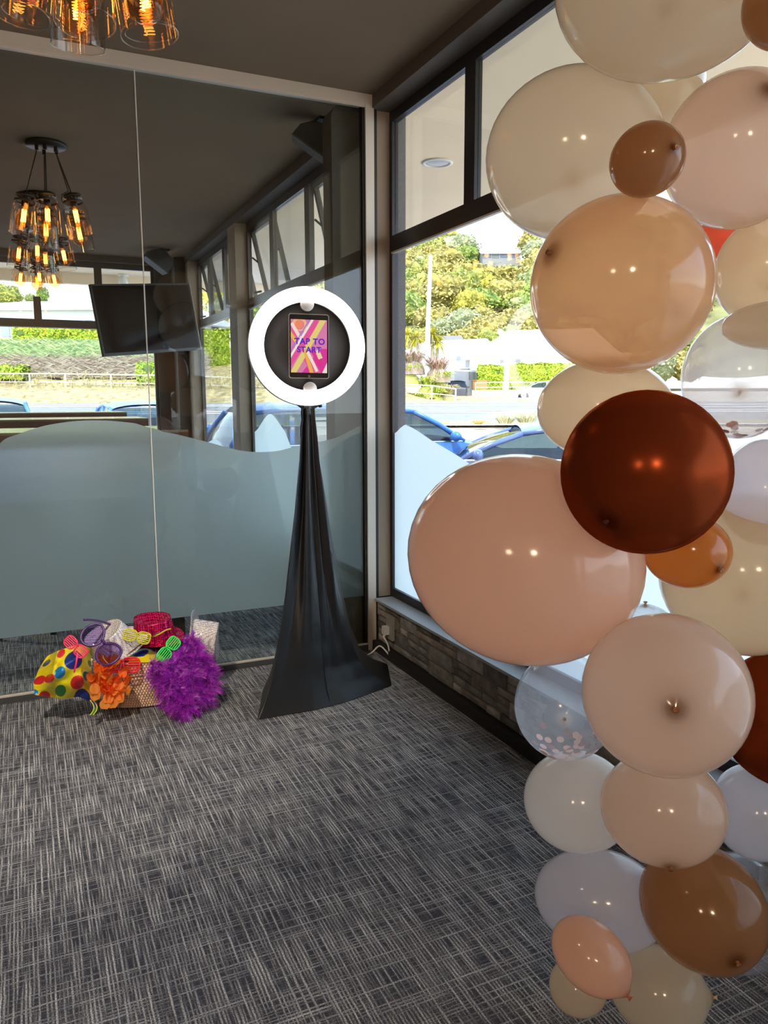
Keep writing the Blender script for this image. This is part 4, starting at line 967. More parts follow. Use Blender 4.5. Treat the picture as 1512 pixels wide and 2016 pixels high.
part('arm', MB().tube(smoothpts([X(296, 1255, 3.28), X(312, 1249, 3.27), X(326, 1241, 3.28), X(336, 1238, 3.30)]), .003, 6), m_ye, bpy.data.objects['party_glasses'], True)
glasses(X(198, 1268, 3.18), (-.1, -1, .55), (.95, .2, .55), .19, m_pu, 'big purple cat eye glasses with lilac lenses at the left of the basket', lens=m_lens, shape='cat', arm=False)
part('arm', MB().tube(smoothpts([X(166, 1220, 3.20), X(190, 1222, 3.3), X(220, 1230, 3.38), X(252, 1243, 3.42)]), .0055, 6), m_pu, bpy.data.objects['party_glasses.001'], True)
glasses(X(331, 1276, 3.22), (.1, -1, .6), (-.75, .2, .75), .125, m_gr, 'bright green shutter shades above the purple feather boa', arm=False)
glasses(X(240, 1306, 3.215), (.05, -1, .7), (.12, .6, .8), .15, m_rd, 'red shutter shades behind the orange flower garland', arm=False)
glasses(X(150, 1272, 3.12), (-.3, -1, .3), (.8, .1, .7), .105, m_pk, 'hot pink shutter shades hanging over the polka dot costume', arm=False)
part('arm', MB().tube(smoothpts([X(153, 1284, 3.12), X(150, 1305, 3.10), X(146, 1324, 3.10)]), .0035, 6), m_pk, bpy.data.objects['party_glasses.004'], True)
mb = MB().tube(smoothpts([X(250, 1290, 3.27), X(275, 1270, 3.26), X(305, 1250, 3.25), X(314, 1244, 3.25)]), .0028, 6); solo('glasses_arm', mb, m_br, X(250, 1290, 3.27), 'thin brown spectacle arm crossing in front of the pink hat', 'glasses', smooth=True)
# polka dot costume
DC = [(.62, .02, .02), (.01, .03, .22), (.01, .22, .55), (.02, .20, .04)]
def dotted(fn, nu, nv, dots, name, loc, label, yel=(.78, .68, .01)):
    mb = MB(); mb.grid(fn, nu, nv)
    for i in range(nu-1):
        for j in range(nv-1):
            u = (i+.5)/(nu-1); v = (j+.5)/(nv-1); c = yel
            for (du, dv, r_, k) in dots:
                if ((u-du)**2+((v-dv)*dots_asp)**2) < r_*r_: c = DC[k]
            mb.c.append(c)
    return solo(name, mb, m_satin, loc, label, 'costume', smooth=True)
m_satin = attr_mat('polka_dot_satin', .28, spec=.6); dots_asp = .85
corner = [[(92, 1292), (112, 1282), (135, 1274), (158, 1268), (178, 1276)], [(76, 1318), (105, 1308), (130, 1303), (160, 1300), (180, 1312)], [(66, 1345), (98, 1340), (128, 1338), (160, 1338), (182, 1342)], [(68, 1368), (96, 1372), (125, 1376), (155, 1372), (184, 1384)]]
def cost(u, v):
    fu = u*4; fv = v*3; i = min(3, int(fu)); j = min(2, int(fv)); a = fu-i; b = fv-j
    px = (corner[j][i][0]*(1-a)+corner[j][i+1][0]*a)*(1-b)+(corner[j+1][i][0]*(1-a)+corner[j+1][i+1][0]*a)*b
    py = (corner[j][i][1]*(1-a)+corner[j][i+1][1]*a)*(1-b)+(corner[j+1][i][1]*(1-a)+corner[j+1][i+1][1]*a)*b
    bul = math.sin(PI*min(1, max(0, u)))*math.sin(PI*(.12+.80*v)); y = 3.30-.13*bul-.035*v
    y += .018*math.sin(u*13+v*5)*math.sin(v*7+1)+.012*noise.noise(Vector((u*6, v*6, 0)))-.02*max(0, 1-abs(u-.27)/.06)*(v < .8)
    p = Vector(ony(px, py, y)); p.z = max(p.z, .006); return p
dotted(cost, 150, 120, [(.10, .22, .07, 1), (.36, .10, .085, 0), (.62, .30, .155, 1), (.08, .62, .09, 0), (.24, .62, .08, 0), (.40, .52, .10, 2), (.70, .72, .11, 0), (.86, .58, .075, 2), (.44, .86, .09, 3), (.96, .30, .05, 3), (.0, .92, .07, 2), (.18, 1.0, .10, 0), (.82, 1.0, .15, 1), (.97, .8, .05, 0)], 'polka_dot_costume', X(125, 1372, 3.2), 'yellow polka dot satin costume spilling over the left end of the basket')
def cost2(u, v): 
    p = X(254+72*u, 1304-26*math.sin(PI*min(1, u*.9+.1))*v-2*v, 3.24+.16*v); p.z += .012*math.sin(PI*v)*1.5; return p
dotted(cost2, 60, 40, [(.30, .5, .24, 1), (.95, .9, .1, 0)], 'polka_dot_cloth', X(290, 1300, 3.3), 'yellow cloth with a blue dot between the pink hat and the boa')
def strap(u, v): p = X(176+8*u+8*math.sin(v*PI), 1378+30*v, 3.17-.02*v); p.z = max(.008, p.z); return p
dotted(strap, 10, 30, [(.5, .3, .3, 1), (.5, .8, .3, 3)], 'polka_dot_strap', X(184, 1400, 3.15), 'hanging yellow polka dot strap left of the basket')
# dark filling so the props rest on something
fl = MB(); fl.grid(lambda u, v: Vector((bc.x+(bx-.016)*(1-v)*math.cos(2*PI*u), bc.y+(by-.016)*(1-v)*math.sin(2*PI*u), .15+.045*math.sin(v*PI/2)+.012*noise.noise(Vector((u*9, v*5, 1))))), 40, 10, wu=True)
solo('folded_cloth', fl, pbr('dark_plum_cloth', (.05, .015, .03), .8), (bc.x, bc.y, .15), 'dark crumpled cloth filling the inside of the basket', 'cloth', smooth=True)
# orange flower garland: single petals
gl = thing('flower_garland', X(215, 1390, 3.16), 'bright orange fabric flower garland hanging over the basket front', 'garland')
m_or = [pbr('orange_petal_fabric', (1.0, .20, .008), .6), pbr('light_orange_petal_fabric', (1.0, .36, .05), .6), pbr('deep_orange_petal_fabric', (.85, .10, .01), .6)]
for m_ in m_or:                                              # thin cloth lets light through
    nt_ = m_.node_tree; b_ = nt_.nodes['Principled BSDF']; tl_ = nt_.nodes.new('ShaderNodeBsdfTranslucent'); tl_.inputs[0].default_value = b_.inputs['Base Color'].default_value
    mx_ = nt_.nodes.new('ShaderNodeMixShader'); mx_.inputs[0].default_value = .5; nt_.links.new(b_.outputs[0], mx_.inputs[1]); nt_.links.new(tl_.outputs[0], mx_.inputs[2])
    nt_.links.new(mx_.outputs[0], [n_ for n_ in nt_.nodes if n_.type == 'OUTPUT_MATERIAL'][0].inputs[0])
pet = []
for k in range(4):
    mb = MB(); mb.grid(lambda u, v: Vector(((u-.5)*1.0*(math.sin(PI*min(1, .12+v*.86))**.6), v, .25*(u-.5)**2*(k+1)*.6+.25*v*v*(1 if k % 2 else -.6)+.04*math.sin(u*9+k))), 7, 6); pet.append(mb.mesh('petal', m_or[0], smooth=True))
rnd = random.Random(8)
for i in range(86):
    px = rnd.gauss(212, 15); py = rnd.uniform(1302, 1386); px = max(184, min(247, px+(10*math.sin(py*.07))));
    p = X(px, py, 3.205-.035*rnd.random()-.02*math.sin((py-1290)/96*PI)); o = link('petal', pet[i % 4], gl); o.location = p-gl.location
    s_ = rnd.uniform(.032, .047); o.scale = (s_, s_, s_); o.rotation_euler = (rnd.uniform(.3, 2.4), rnd.uniform(-.8, .8), rnd.uniform(-2.5, 2.5)); o.material_slots[0].link = 'OBJECT'; o.material_slots[0].material = m_or[rnd.choice([0, 0, 1, 1, 2])]
for (px, py) in ((191, 1372), (205, 1390), (222, 1388), (238, 1372), (236, 1378), (228, 1302), (204, 1310), (232, 1352), (212, 1378), (186, 1360)):
    o = link('petal', pet[0], gl); o.location = X(px, py+6, 3.155)-gl.location; o.scale = (.042,)*3; o.rotation_euler = (1.35, rnd.uniform(-.4, .4), rnd.uniform(-.3, .3)); o.material_slots[0].link = 'OBJECT'; o.material_slots[0].material = m_or[1]
# purple feather boa
def boa(name, path, n, r_, seed, cols, label):
    P_ = smoothpts(path, 6); rd_ = random.Random(seed); mb = MB()
    for i in range(n):
        t_ = rd_.random()*(len(P_)-1); k = int(t_); c = P_[k].lerp(P_[min(k+1, len(P_)-1)], t_-k)
        d = Vector((rd_.gauss(0, 1), rd_.gauss(-.25, 1), rd_.gauss(0, .9))).normalized(); L = r_*rd_.uniform(.55, 1.25); b0 = c+d*r_*.05
        sd = d.cross(Vector((rd_.gauss(0, 1), rd_.gauss(0, 1), rd_.gauss(0, 1)))).normalized(); nn = d.cross(sd); col = rd_.choice(cols)
        bend = nn*rd_.uniform(-.4, .4)*L+Vector((0, 0, -.25*L))
        for q_ in range(9):
            f_ = .18+.82*q_/8; base_ = b0+d*L*f_+bend*f_*f_
            for sg in (-1, 1):
                tip = base_+(sd*sg*(1.0-f_*.55)+d*.9).normalized()*L*.42*rd_.uniform(.6, 1.2)+nn*rd_.uniform(-.1, .1)*L; w_ = d*.0016
                mb.add([base_-w_, base_+w_, tip], [(0, 1, 2)], col)
        mb.add([b0-sd*.0008, b0+sd*.0008, b0+d*L+bend], [(0, 1, 2)], cols[-1])
    return solo(name, mb, attr_mat('purple_feathers', .7, spec=.2), P_[-1], label, 'feather boa')
pc = [(.42, .02, .55), (.52, .03, .66), (.34, .01, .50), (.24, .01, .40), (.66, .16, .74)]
boa('feather_boa', [X(302, 1308, 3.20), X(314, 1330, 3.17), X(326, 1358, 3.14), X(348, 1384, 3.11), X(366, 1394, 3.09), X(368, 1372, 3.11), X(346, 1352, 3.12), X(334, 1324, 3.15), X(352, 1302, 3.18), X(370, 1276, 3.24), X(378, 1264, 3.28), X(384, 1290, 3.22), X(374, 1322, 3.15), X(382, 1350, 3.13), X(396, 1372, 3.13), X(412, 1352, 3.17), X(410, 1318, 3.19), X(398, 1292, 3.22)], 2200, .047, 2, pc, 'fluffy purple feather boa hanging over the right side of the basket')
bpy.data.objects['feather_boa']['kind'] = 'thing' if False else ''
del bpy.data.objects['feather_boa']['kind']
# ------------------------------------------------------------------ pendant jar lamps
m_jar = clear_glass('jar_glass', (.94, .91, .88), 1.8); m_bulb = clear_glass('amber_bulb_glass', (1, .74, .48), 1.0)
m_fil = emis('glowing_filament', (1, .45, .07), 14); m_bronze = pbr('dark_bronze', (.022, .016, .012), .4, metal=.4)
def jar_parts(root, p, tilt, az, s=1.0, big=False):
    """one jar hanging with its lid top at p (world), tilted outwards"""
    m = Matrix.Translation(p) @ Matrix.Rotation(az, 4, 'Z') @ Matrix.Rotation(-tilt, 4, 'Y') @ Matrix.Scale(s, 4)
    prof = [(.050, -.012), (.054, -.016), (.054, -.030), (.049, -.036), (.049, -.048), (.056, -.056), (.064, -.070), (.067, -.10), (.068, -.215)]
    j = part('glass_jar', MB().lathe(prof, 36, m).tube([m @ Vector((.068*math.cos(2*PI*k/36), .068*math.sin(2*PI*k/36), -.215)) for k in range(37)], .0016, 5, cap=False), m_jar, root, True)
    part('jar_lid', MB().lathe([(.0005, 0), (.044, 0), (.050, -.004), (.0505, -.012), (.047, -.013)], 28, m).lathe([(.0555, -.037), (.0555, -.047), (.050, -.048), (.050, -.036)], 28, m), m_bronze, j, True)
    part('lamp_holder', MB().lathe([(.0005, -.01), (.018, -.01), (.018, -.062), (.014, -.068), (.0005, -.068)], 16, m), m_bronze, j, True)
    part('wire_bail', MB().tube([m @ Vector(q) for q in ((-.058, 0, -.045), (-.066, 0, -.02), (-.058, 0, .012), (-.02, 0, .022), (.0, 0, .012))], .0022, 5), m_bronze, j)
    bp = [(.013, -.066), (.016, -.082), (.030, -.102), (.042, -.125), (.045, -.145), (.038, -.168), (.022, -.182), (.0005, -.187)]
    part('bulb', MB().lathe(bp, 26, m), m_bulb, j, True)
    fl = MB()
    if big:                                                  # spiral filament loops seen from below
        pts = []
        for k in range(44): a = k*PI*.62; pts.append(m @ Vector((.013*math.cos(a)*(1 if k % 2 else -1), .006*math.sin(a*1.3)+.004, -.090-.062*k/43)))
        fl.tube(pts, .0014, 5)
    else:
        pts = []
        for k in range(9): a = 2*PI*k/8; pts += [m @ Vector((.011*math.cos(a), .011*math.sin(a), -.085 if k % 2 else -.150)), m @ Vector((.011*math.cos(a+.3), .011*math.sin(a+.3), -.150 if k % 2 else -.085))]
        fl.tube(pts, .0018, 5)
    part('filament', fl, m_fil, j)
    return j
def pendant(cx, cy, label, jars, drop=.30, big=False):
    t = thing('pendant_lamp', (cx, cy, ZC), label, 'pendant lamp', 'glass jar pendant clusters')
    M_ = Matrix.Translation((cx, cy, ZC))
    part('canopy', MB().lathe([(.0005, 0), (.105, 0), (.110, -.008), (.106, -.020), (.0005, -.022)], 36, M_), m_bronze, t, True)
    for k, (a, r_, dz) in enumerate(jars):
        d = Vector((math.cos(a), math.sin(a), 0)); top = Vector((cx, cy, ZC-.022))+d*.055; p = Vector((cx, cy, ZC-drop+dz))+d*r_
        part('cord_grip', MB().tube([top, top-Vector((0, 0, .028))], .010, 8), m_bronze, t)
        part('cord', MB().tube([top-Vector((0, 0, .028)), p], .0032, 6), m_bronze, t)
        jar_parts(t, p, R(9), a, 1.0, big)
    return t
pendant(.212, 2.20, 'near pendant cluster of glass jar lamps cut by the top left picture edge', [(R(200), .135, .0), (R(262), .125, -.035), (R(318), .14, -.02), (R(20), .14, .06), (R(95), .12, .03), (R(145), .12, .06)], .315, True)
pendant(.220, 4.98, 'pendant cluster of glowing glass jars nearest behind the partition', [(R(205), .135, 0), (R(262), .12, .0), (R(330), .135, .02), (R(15), .14, -.05), (R(100), .11, -.03)], .30)
pendant(.205, 6.19, 'second pendant cluster of glass jars below and behind the first one', [(R(190), .135, 0), (R(255), .11, .01), (R(335), .135, .0), (R(80), .12, .0)], .30)
pendant(.195, 7.40, 'farthest pendant cluster of glass jars in front of the far window', [(R(200), .12, 0), (R(275), .12, .0), (R(340), .12, .0), (R(90), .12, .0)], .30)

# ------------------------------------------------------------------ television, speakers
c = [Vector(ony(px, py, y)) for (px, py, y) in ((183, 564, 6.12), (378, 553, 6.34), (391, 692, 6.30), (200, 697, 6.06))]
tv = thing('television', ((c[0]+c[1]+c[2]+c[3])/4), 'large black flat television hanging from the ceiling behind the partition', 'television')
ctr = (c[0]+c[1]+c[2]+c[3])/4; ax_ = ((c[1]-c[0])+(c[2]-c[3])).normalized(); ay = ((c[0]-c[3])+(c[1]-c[2])).normalized(); az_ = ax_.cross(ay).normalized(); ay = az_.cross(ax_)
tw_ = ((c[1]-c[0]).length+(c[2]-c[3]).length)/4; th2 = ((c[0]-c[3]).length+(c[1]-c[2]).length)/4
TVM = Matrix((ax_, ay, az_)).transposed().to_4x4(); TVM.translation = ctr
part('case', MB().cbox((0, 0, -.022), (2*tw_, 2*th2, .035), TVM).cbox((0, -.02, -.055), (tw_*1.3, th2*1.2, .035), TVM), m_black, tv)
part('screen', MB().cbox((0, .003, -.0035), (2*tw_-.024, 2*th2-.034, .003), TVM), pbr('black_screen_glass', (.004, .004, .005), .10, spec=.10), tv)
part('silver_edge', MB().cbox((tw_+.0015, 0, -.015), (.003, 2*th2, .03), TVM), m_alu, tv)
bk_ = TVM @ Vector((0, 0, -.07))
part('wall_arm', MB().tube([bk_, bk_+Vector((.1, .4, 0)), (1.56, 8.29, bk_.z)], .018, 10), m_black, tv)
part('wall_plate', MB().box((1.50, 8.28, bk_.z-.14), (1.62, 8.30, bk_.z+.14)), m_black, tv)
def speaker(px, py, y, s, yaw_, label):
    p = Vector(ony(px, py, y)); m = Matrix.Translation(p) @ Matrix.Rotation(yaw_, 4, 'Z') @ Matrix.Rotation(R(34), 4, 'Y') @ Matrix.Scale(s, 4)
    t = thing('loudspeaker', p, label, 'loudspeaker', 'black loudspeakers hung under the ceiling')
    poly = [(-.5, -.12), (-.46, .16), (-.25, .40), (.05, .50), (.35, .42), (.5, .25), (.5, -.12)]
    part('cabinet', MB().prism(poly, .55, m @ Matrix.Translation((0, .27, 0)) @ Matrix.Rotation(R(90), 4, 'X')), m_black, t, label='curved black cabinet')
    part('grille', MB().box((-.5, -.29, -.16), (.5, .29, -.12), m), pbr('dark_grey_grille', (.05, .05, .05), .5), t)
    part('hanging_bracket', MB().tube([m @ Vector((.05, 0, .5)), Vector(((m @ Vector((.05, 0, .5))).x, p.y, ZC-.005))], .014, 8).cbox(((m @ Vector((.05, 0, .5))).x, p.y, ZC-.008), (.09, .09, .014)), m_black, t)
speaker(617, 286, 3.98, .215, R(-20), 'black wedge loudspeaker hung near the dark pillar behind the partition')
speaker(308, 517, 7.9, .25, R(10), 'black loudspeaker hung in the far corner above the television')

# ------------------------------------------------------------------ high tables and stools in the far room
m_twood = pbr('dark_red_brown_wood', (.070, .022, .012), .45, var=.25, vs=14); m_ttop = pbr('polished_table_top', (.16, .13, .09), .10, spec=.9, var=.1, vs=8)
m_leg = pbr('dark_leg_wood', (.035, .026, .02), .5)
def hightable(x0, x1, y0, dep, z, label):
    t = thing('high_table', ((x0+x1)/2, y0+dep/2, 0), label, 'table', 'high bar tables in the far room')
    part('table_top', MB().box((x0, y0, z-.012), (x1, y0+dep, z)), m_ttop, t)
    part('apron', MB().box((x0, y0, z-.072), (x1, y0+.022, z-.012)).box((x0, y0+dep-.022, z-.055), (x1, y0+dep, z-.012)).box((x1-.022, y0+.022, z-.055), (x1, y0+dep-.022, z-.012)), m_twood, t)
    for lx in (x0+.08, x1-.08):
        for ly in (y0+.07, y0+dep-.07): part('leg', MB().box((lx-.032, ly-.032, 0), (lx+.032, ly+.032, z-.055)), m_leg, t)
    part('foot_rest', MB().box((x0+.11, y0+dep/2-.02, .22), (x1-.11, y0+dep/2+.02, .26)), m_leg, t)
hightable(-1.1, .735, 3.86, .62, 1.151, 'nearest high table with a dark wood edge right behind the partition')
hightable(-1.3, .816, 5.75, .62, 1.164, 'middle high table with a dark wood edge in the far room')
hightable(-1.5, .90, 7.7, .55, 1.178, 'farthest high table below the far window')
def stool(x, y, lab, h=.76):
    t = thing('bar_stool', (x, y, 0), lab, 'stool', 'bar stools behind the frosted glass')
    part('seat', MB().lathe([(.0005, h), (.15, h), (.17, h-.01), (.17, h-.04), (.0005, h-.05)], 24, Matrix.Translation((x, y, 0))), m_twood, t, True)
    for k in range(4):
        a = PI/4+k*PI/2; part('leg', MB().tube([(x+.11*math.cos(a), y+.11*math.sin(a), h-.045), (x+.19*math.cos(a), y+.19*math.sin(a), 0)], .016, 6), m_leg, t)
    part('foot_ring', MB().tube([(x+.165*math.cos(2*PI*k/16), y+.165*math.sin(2*PI*k/16), .25) for k in range(17)], .009, 6, cap=False), m_leg, t)
stool(-.05, 4.72, 'dark bar stool blurred behind the frosted glass, leftmost'); stool(.48, 4.78, 'dark bar stool blurred behind the frosted glass left of the glass seam')
stool(1.16, 4.9, 'dark bar stool behind the partition, one foot showing below the film'); stool(-.6, 5.3, 'bar stool hidden low behind the left table end')

# ------------------------------------------------------------------ cars
m_tyre = pbr('tyre_rubber', (.012, .012, .012), .8); m_rim = pbr('alloy_rim', (.5, .5, .52), .3, metal=.8); m_cglass = clear_glass('car_glass', (.30, .38, .38), 1.3)
m_lamp = pbr('car_lamp', (.7, .7, .7), .1); m_tail = pbr('car_tail_lamp', (.6, .02, .02), .2); m_int = pbr('dark_car_interior', (.03, .028, .026), .8); m_chr = pbr('chrome_strip', (.6, .6, .6), .2, metal=1)
def car(loc, heading, L, W, H, belt, paint, label, wind=(.95, 1.55), rear=(3.6, 4.2), clear=.18, suv=False, name='car'):
    """heading: direction the nose points. local x from nose (0) to tail (L)"""
    hx = Vector((-math.cos(heading), -math.sin(heading), 0)); hy = Vector((-hx.y, hx.x, 0)); loc = Vector(loc)
    m = Matrix((hx, hy, Vector((0, 0, 1)))).transposed().to_4x4(); m.translation = loc-hx*L/2
    t = thing(name, loc, label, 'car'); hw = W/2
    wb0, wb1 = L*.19, L*.80; wr_ = .33
    def wid(x): return hw*(1-.20*max(0, 1-x/.7)**2-.16*max(0, 1-(L-x)/.6)**2)
    def ztop(x):
        hood = belt-.10*(1 if not suv else .6)
        if x < wind[0]: return hood-.20*max(0, 1-x/.8)**2+.04*min(1, x/wind[0])
        if x > rear[1]: return belt-.02-.12*max(0, (x-(L-.35))/.35)**2
        return belt
    ns = 44; secs = []
    mb = MB()
    def sect(u, v):
        x = L*u; w_ = wid(x); zt2 = ztop(x); zb = clear
        for wc in (wb0, wb1):
            if abs(x-wc) < wr_+.06 and v < .22 or abs(x-wc) < wr_+.06 and v > .78:
                zb = max(zb, .02+math.sqrt(max(0, (wr_+.06)**2-(x-wc)**2))+.30-.02)
        if u == 0 or u == 1: w_ *= .96
        q_ = v*5
        if q_ < 1: y, z = -w_*.96, zb+(zt2*.55-zb)*q_; y = -w_*(.93+.07*q_)
        elif q_ < 2: k = q_-1; y = -w_*(1-.05*k*k); z = zt2*.55+(zt2-.03-zt2*.55)*k
        elif q_ < 3: k = q_-2; y = -w_*.95*(1-2*k); z = zt2-.03+.05*math.sin(k*PI)
        elif q_ < 4: k = 4-q_; y = w_*(1-.05*k*k); z = zt2*.55+(zt2-.03-zt2*.55)*k
        else: k = 5-q_; y = w_*(.93+.07*k); z = zb+(zt2*.55-zb)*k
        return m @ Vector((x, y, z))
    mb.grid(sect, ns, 41)
    n0 = len(mb.v); k0 = 0
    mb.f.append(tuple(range(41))); mb.f.append(tuple(reversed(range((ns-1)*41, ns*41))))
    # cut the top over the cabin: hide with interior floor instead
    part('body', mb, paint, t, 35)
    part('cabin_floor', MB().add([m @ Vector((x, s_*hw*.90, belt+.035)) for x in (wind[0]+.06, rear[1]-.06) for s_ in (-1, 1)]+[m @ Vector((x, s_*hw*.90, belt)) for x in (wind[0]+.06, rear[1]-.06) for s_ in (-1, 1)], [(0, 1, 3, 2), (4, 6, 7, 5), (0, 4, 5, 1), (2, 3, 7, 6), (0, 2, 6, 4), (1, 5, 7, 3)]), m_int, t)
    rw = hw*.76; bw = hw*.95; rx0, rx1 = wind[1], rear[0]
    roof = MB(); roof.grid(lambda u, v: m @ Vector((rx0+(rx1-rx0)*u+.0, -rw+2*rw*v, H-.07*(2*u-1)**2-.06*(2*v-1)**4-.03*abs(2*v-1)**2)), 14, 13)
    roof.grid(lambda u, v: m @ Vector((rx0+(rx1-rx0)*u+.0, -rw+2*rw*v, H-.035-.07*(2*u-1)**2-.06*(2*v-1)**4-.03*abs(2*v-1)**2)), 14, 13)
    part('roof', roof, paint, t, True)
    def zr(u, e=1): return H-.07*(2*u-1)**2-.09*e
    A = [m @ Vector((wind[0], s_*bw*.97, belt-.02)) for s_ in (-1, 1)]; B = [m @ Vector((rx0, s_*rw, zr(0))) for s_ in (-1, 1)]
    C_ = [m @ Vector((rx1, s_*rw, zr(1))) for s_ in (-1, 1)]; D = [m @ Vector((rear[1], s_*bw*.97, belt-.02)) for s_ in (-1, 1)]
    xm = (rx0+rx1)/2
    pl = MB()
    for s_ in (0, 1):
        pl.tube([A[s_], A[s_].lerp(B[s_], .5)+Vector((0, 0, .03)), B[s_]], .035, 8); pl.tube([C_[s_], C_[s_].lerp(D[s_], .5)+Vector((0, 0, .02)), D[s_]], .05, 8)
        sg = -1 if s_ == 0 else 1
        pl.tube([B[s_]]+[m @ Vector((rx0+(rx1-rx0)*k/6, sg*rw, zr(k/6))) for k in range(1, 6)]+[C_[s_]], .03, 8)
        pl.tube([m @ Vector((xm, sg*rw, zr(.5))), m @ Vector((xm-.05, sg*bw*.97, belt-.02))], .04, 8)
    part('pillars', pl, paint, t, True)
    part('windscreen', MB().grid(lambda u, v: A[0].lerp(A[1], u).lerp(B[0].lerp(B[1], u), v)+(-hx*.10*math.sin(u*PI))+Vector((0, 0, .04*math.sin(v*PI))), 9, 6), m_cglass, t, True)
    part('rear_window', MB().grid(lambda u, v: D[0].lerp(D[1], u).lerp(C_[0].lerp(C_[1], u), v)+(hx*.06*math.sin(u*PI))+Vector((0, 0, .03*math.sin(v*PI))), 9, 6), m_cglass, t, True)
    for s_ in (0, 1):
        sg = -1 if s_ == 0 else 1; Mt = m @ Vector((xm, sg*rw, zr(.5))); Mb = m @ Vector((xm-.05, sg*bw*.97, belt-.02))
        part('side_window', MB().grid(lambda u, v: A[s_].lerp(Mb, u).lerp(B[s_].lerp(Mt, u), v), 4, 4), m_cglass, t)
        part('side_window', MB().grid(lambda u, v: Mb.lerp(D[s_], u).lerp(Mt.lerp(C_[s_], u), v), 4, 4), m_cglass, t)
        part('window_trim', MB().tube([A[s_]+hy*sg*.012, m @ Vector((xm, sg*(bw*.98+.012), belt-.015)), D[s_]+hy*sg*.012], .014, 6), m_chr, t)
        mi = m @ Vector((wind[0]+.22, sg*(bw+.12), belt+.06))
        mp_ = part('side_mirror', MB().grid(lambda u, v: mi+hx*.07*math.cos(v*PI)*1.0+hy*.11*math.sin(v*PI)*math.cos(2*PI*u)+Vector((0, 0, .075*math.sin(v*PI)*math.sin(2*PI*u))), 14, 9, wu=True).tube([mi-hy*sg*.05, mi-hy*sg*.16-Vector((0, 0, .05))], .02, 6), paint, t, True)
    sm = MB()                                                # seats and dashboard
    for sx in (wind[1]+.35, wind[1]+1.2):
        if sx > rear[1]-.3: continue
        for sy in (-.36, .36): sm.box((sx, sy-.24, .35), (sx+.5, sy+.24, belt-.35), m).box((sx+.42, sy-.23, .35), (sx+.54, sy+.23, belt+.05), m).box((sx+.44, sy-.12, belt+.05), (sx+.53, sy+.12, belt+.22), m)
    part('seats', sm, m_int, t)
    for wc in (wb0, wb1):
        for sg in (-1, 1):
            wm = m @ Matrix.Translation((wc, sg*(hw-.13), wr_)) @ Matrix.Rotation(R(90), 4, 'X')
            wh = part('wheel', MB().lathe([(.20, -.10), (wr_-.02, -.10), (wr_, -.08), (wr_, .08), (wr_-.02, .10), (.20, .10)], 28, wm), m_tyre, t, True)
            rm_ = MB().lathe([(.20, -.09), (.20, .09), (.18, .07), (.03, .05), (.03, -.05), (.18, -.07)], 24, wm, closed=True)
            part('rim', rm_, m_rim, wh, True)
    for sg in (-1, 1):
        part('headlamp', MB().grid(lambda u, v: m @ Vector((.09+.20*u-.03*math.sin(v*PI), sg*(wid(.2)*(.62+.34*u)), belt*.66+.12*v)), 6, 5), m_lamp, t, True)
        part('tail_lamp', MB().grid(lambda u, v: m @ Vector((L-.02-.14*u+.02*math.sin(v*PI), sg*(wid(L-.1)*(.66+.33*u)), belt*.72+.16*v)), 6, 5), m_tail, t, True)
    part('bumper', MB().box((-.03, -hw*.8, clear+.02), (.08, hw*.8, clear+.28), m), paint, t); part('bumper', MB().box((L-.06, -hw*.82, clear+.05), (L+.05, hw*.82, clear+.32), m), paint, t)
    return t
m_pblue = pbr('blue_car_paint', (.06, .20, .52), .3, spec=.5); m_pnavy = pbr('grey_blue_car_paint', (.10, .15, .34), .25, spec=.6)
m_psil = pbr('silver_car_paint', (.6, .6, .62), .25, metal=.4); m_pgry = pbr('grey_car_paint', (.12, .12, .13), .25, metal=.4); m_pwht = pbr('white_car_paint', (.8, .8, .8), .3)
hd = R(152); q5 = onz(905, 903, .53); n5 = Vector((math.cos(hd), math.sin(hd), 0)); s5 = Vector((n5.y, -n5.x, 0)); s5 = s5 if s5.dot(q5) < 0 else -s5
c5 = q5-n5*1.35-s5*.8
car((c5.x, c5.y, -.45), hd, 4.6, 1.8, 1.45, .98, m_pnavy, 'dark blue sedan parked just outside the window below the balloons', wind=(.95, 1.75), rear=(3.3, 4.0))
car((4.55, 10.6, -.45), 0, 4.5, 1.8, 1.72, 1.15, m_pblue, 'blue tall car parked beyond the ring light, its mirror beside the grey column', wind=(1.0, 1.75), rear=(4.1, 4.4), suv=True)
pc5 = at(307, 800, 13.6); car((pc5.x, pc5.y+1.3, -.45), R(-90), 4.4, 1.8, 1.72, 1.15, m_pblue, 'blue car parked nose in beyond the far window, behind the television', wind=(.95, 1.6), rear=(4.0, 4.3), suv=True)
pc4 = at(-35, 800, 13.6); car((pc4.x, pc4.y+.9, -.45), R(-90), 4.4, 1.8, 1.80, 1.18, m_pblue, 'blue car parked nose in at the left edge beyond the far window', wind=(.95, 1.6), rear=(4.0, 4.3), suv=True)
pg = PZ(899, 789, 65.5)
gd = Vector((PZ(899, 789, 66).x, PZ(899, 789, 66).y, 0)).normalized()
car((pg.x, pg.y, pg.z), math.atan2(gd.y, gd.x), 4.3, 1.8, 1.70, 1.1, m_pgry, 'dark grey hatchback with red tail lamps parked in front of the grey garage', wind=(.95, 1.5), rear=(3.95, 4.22), suv=True)
ps = PZ(1062, 787, 60); car((ps.x, ps.y, ps.z), math.atan2(cR.y, cR.x)+PI, 4.4, 1.75, 1.42, .92, m_psil, 'silver car parked across the road in front of the right hedge', wind=(1.1, 1.9), rear=(3.3, 3.9))
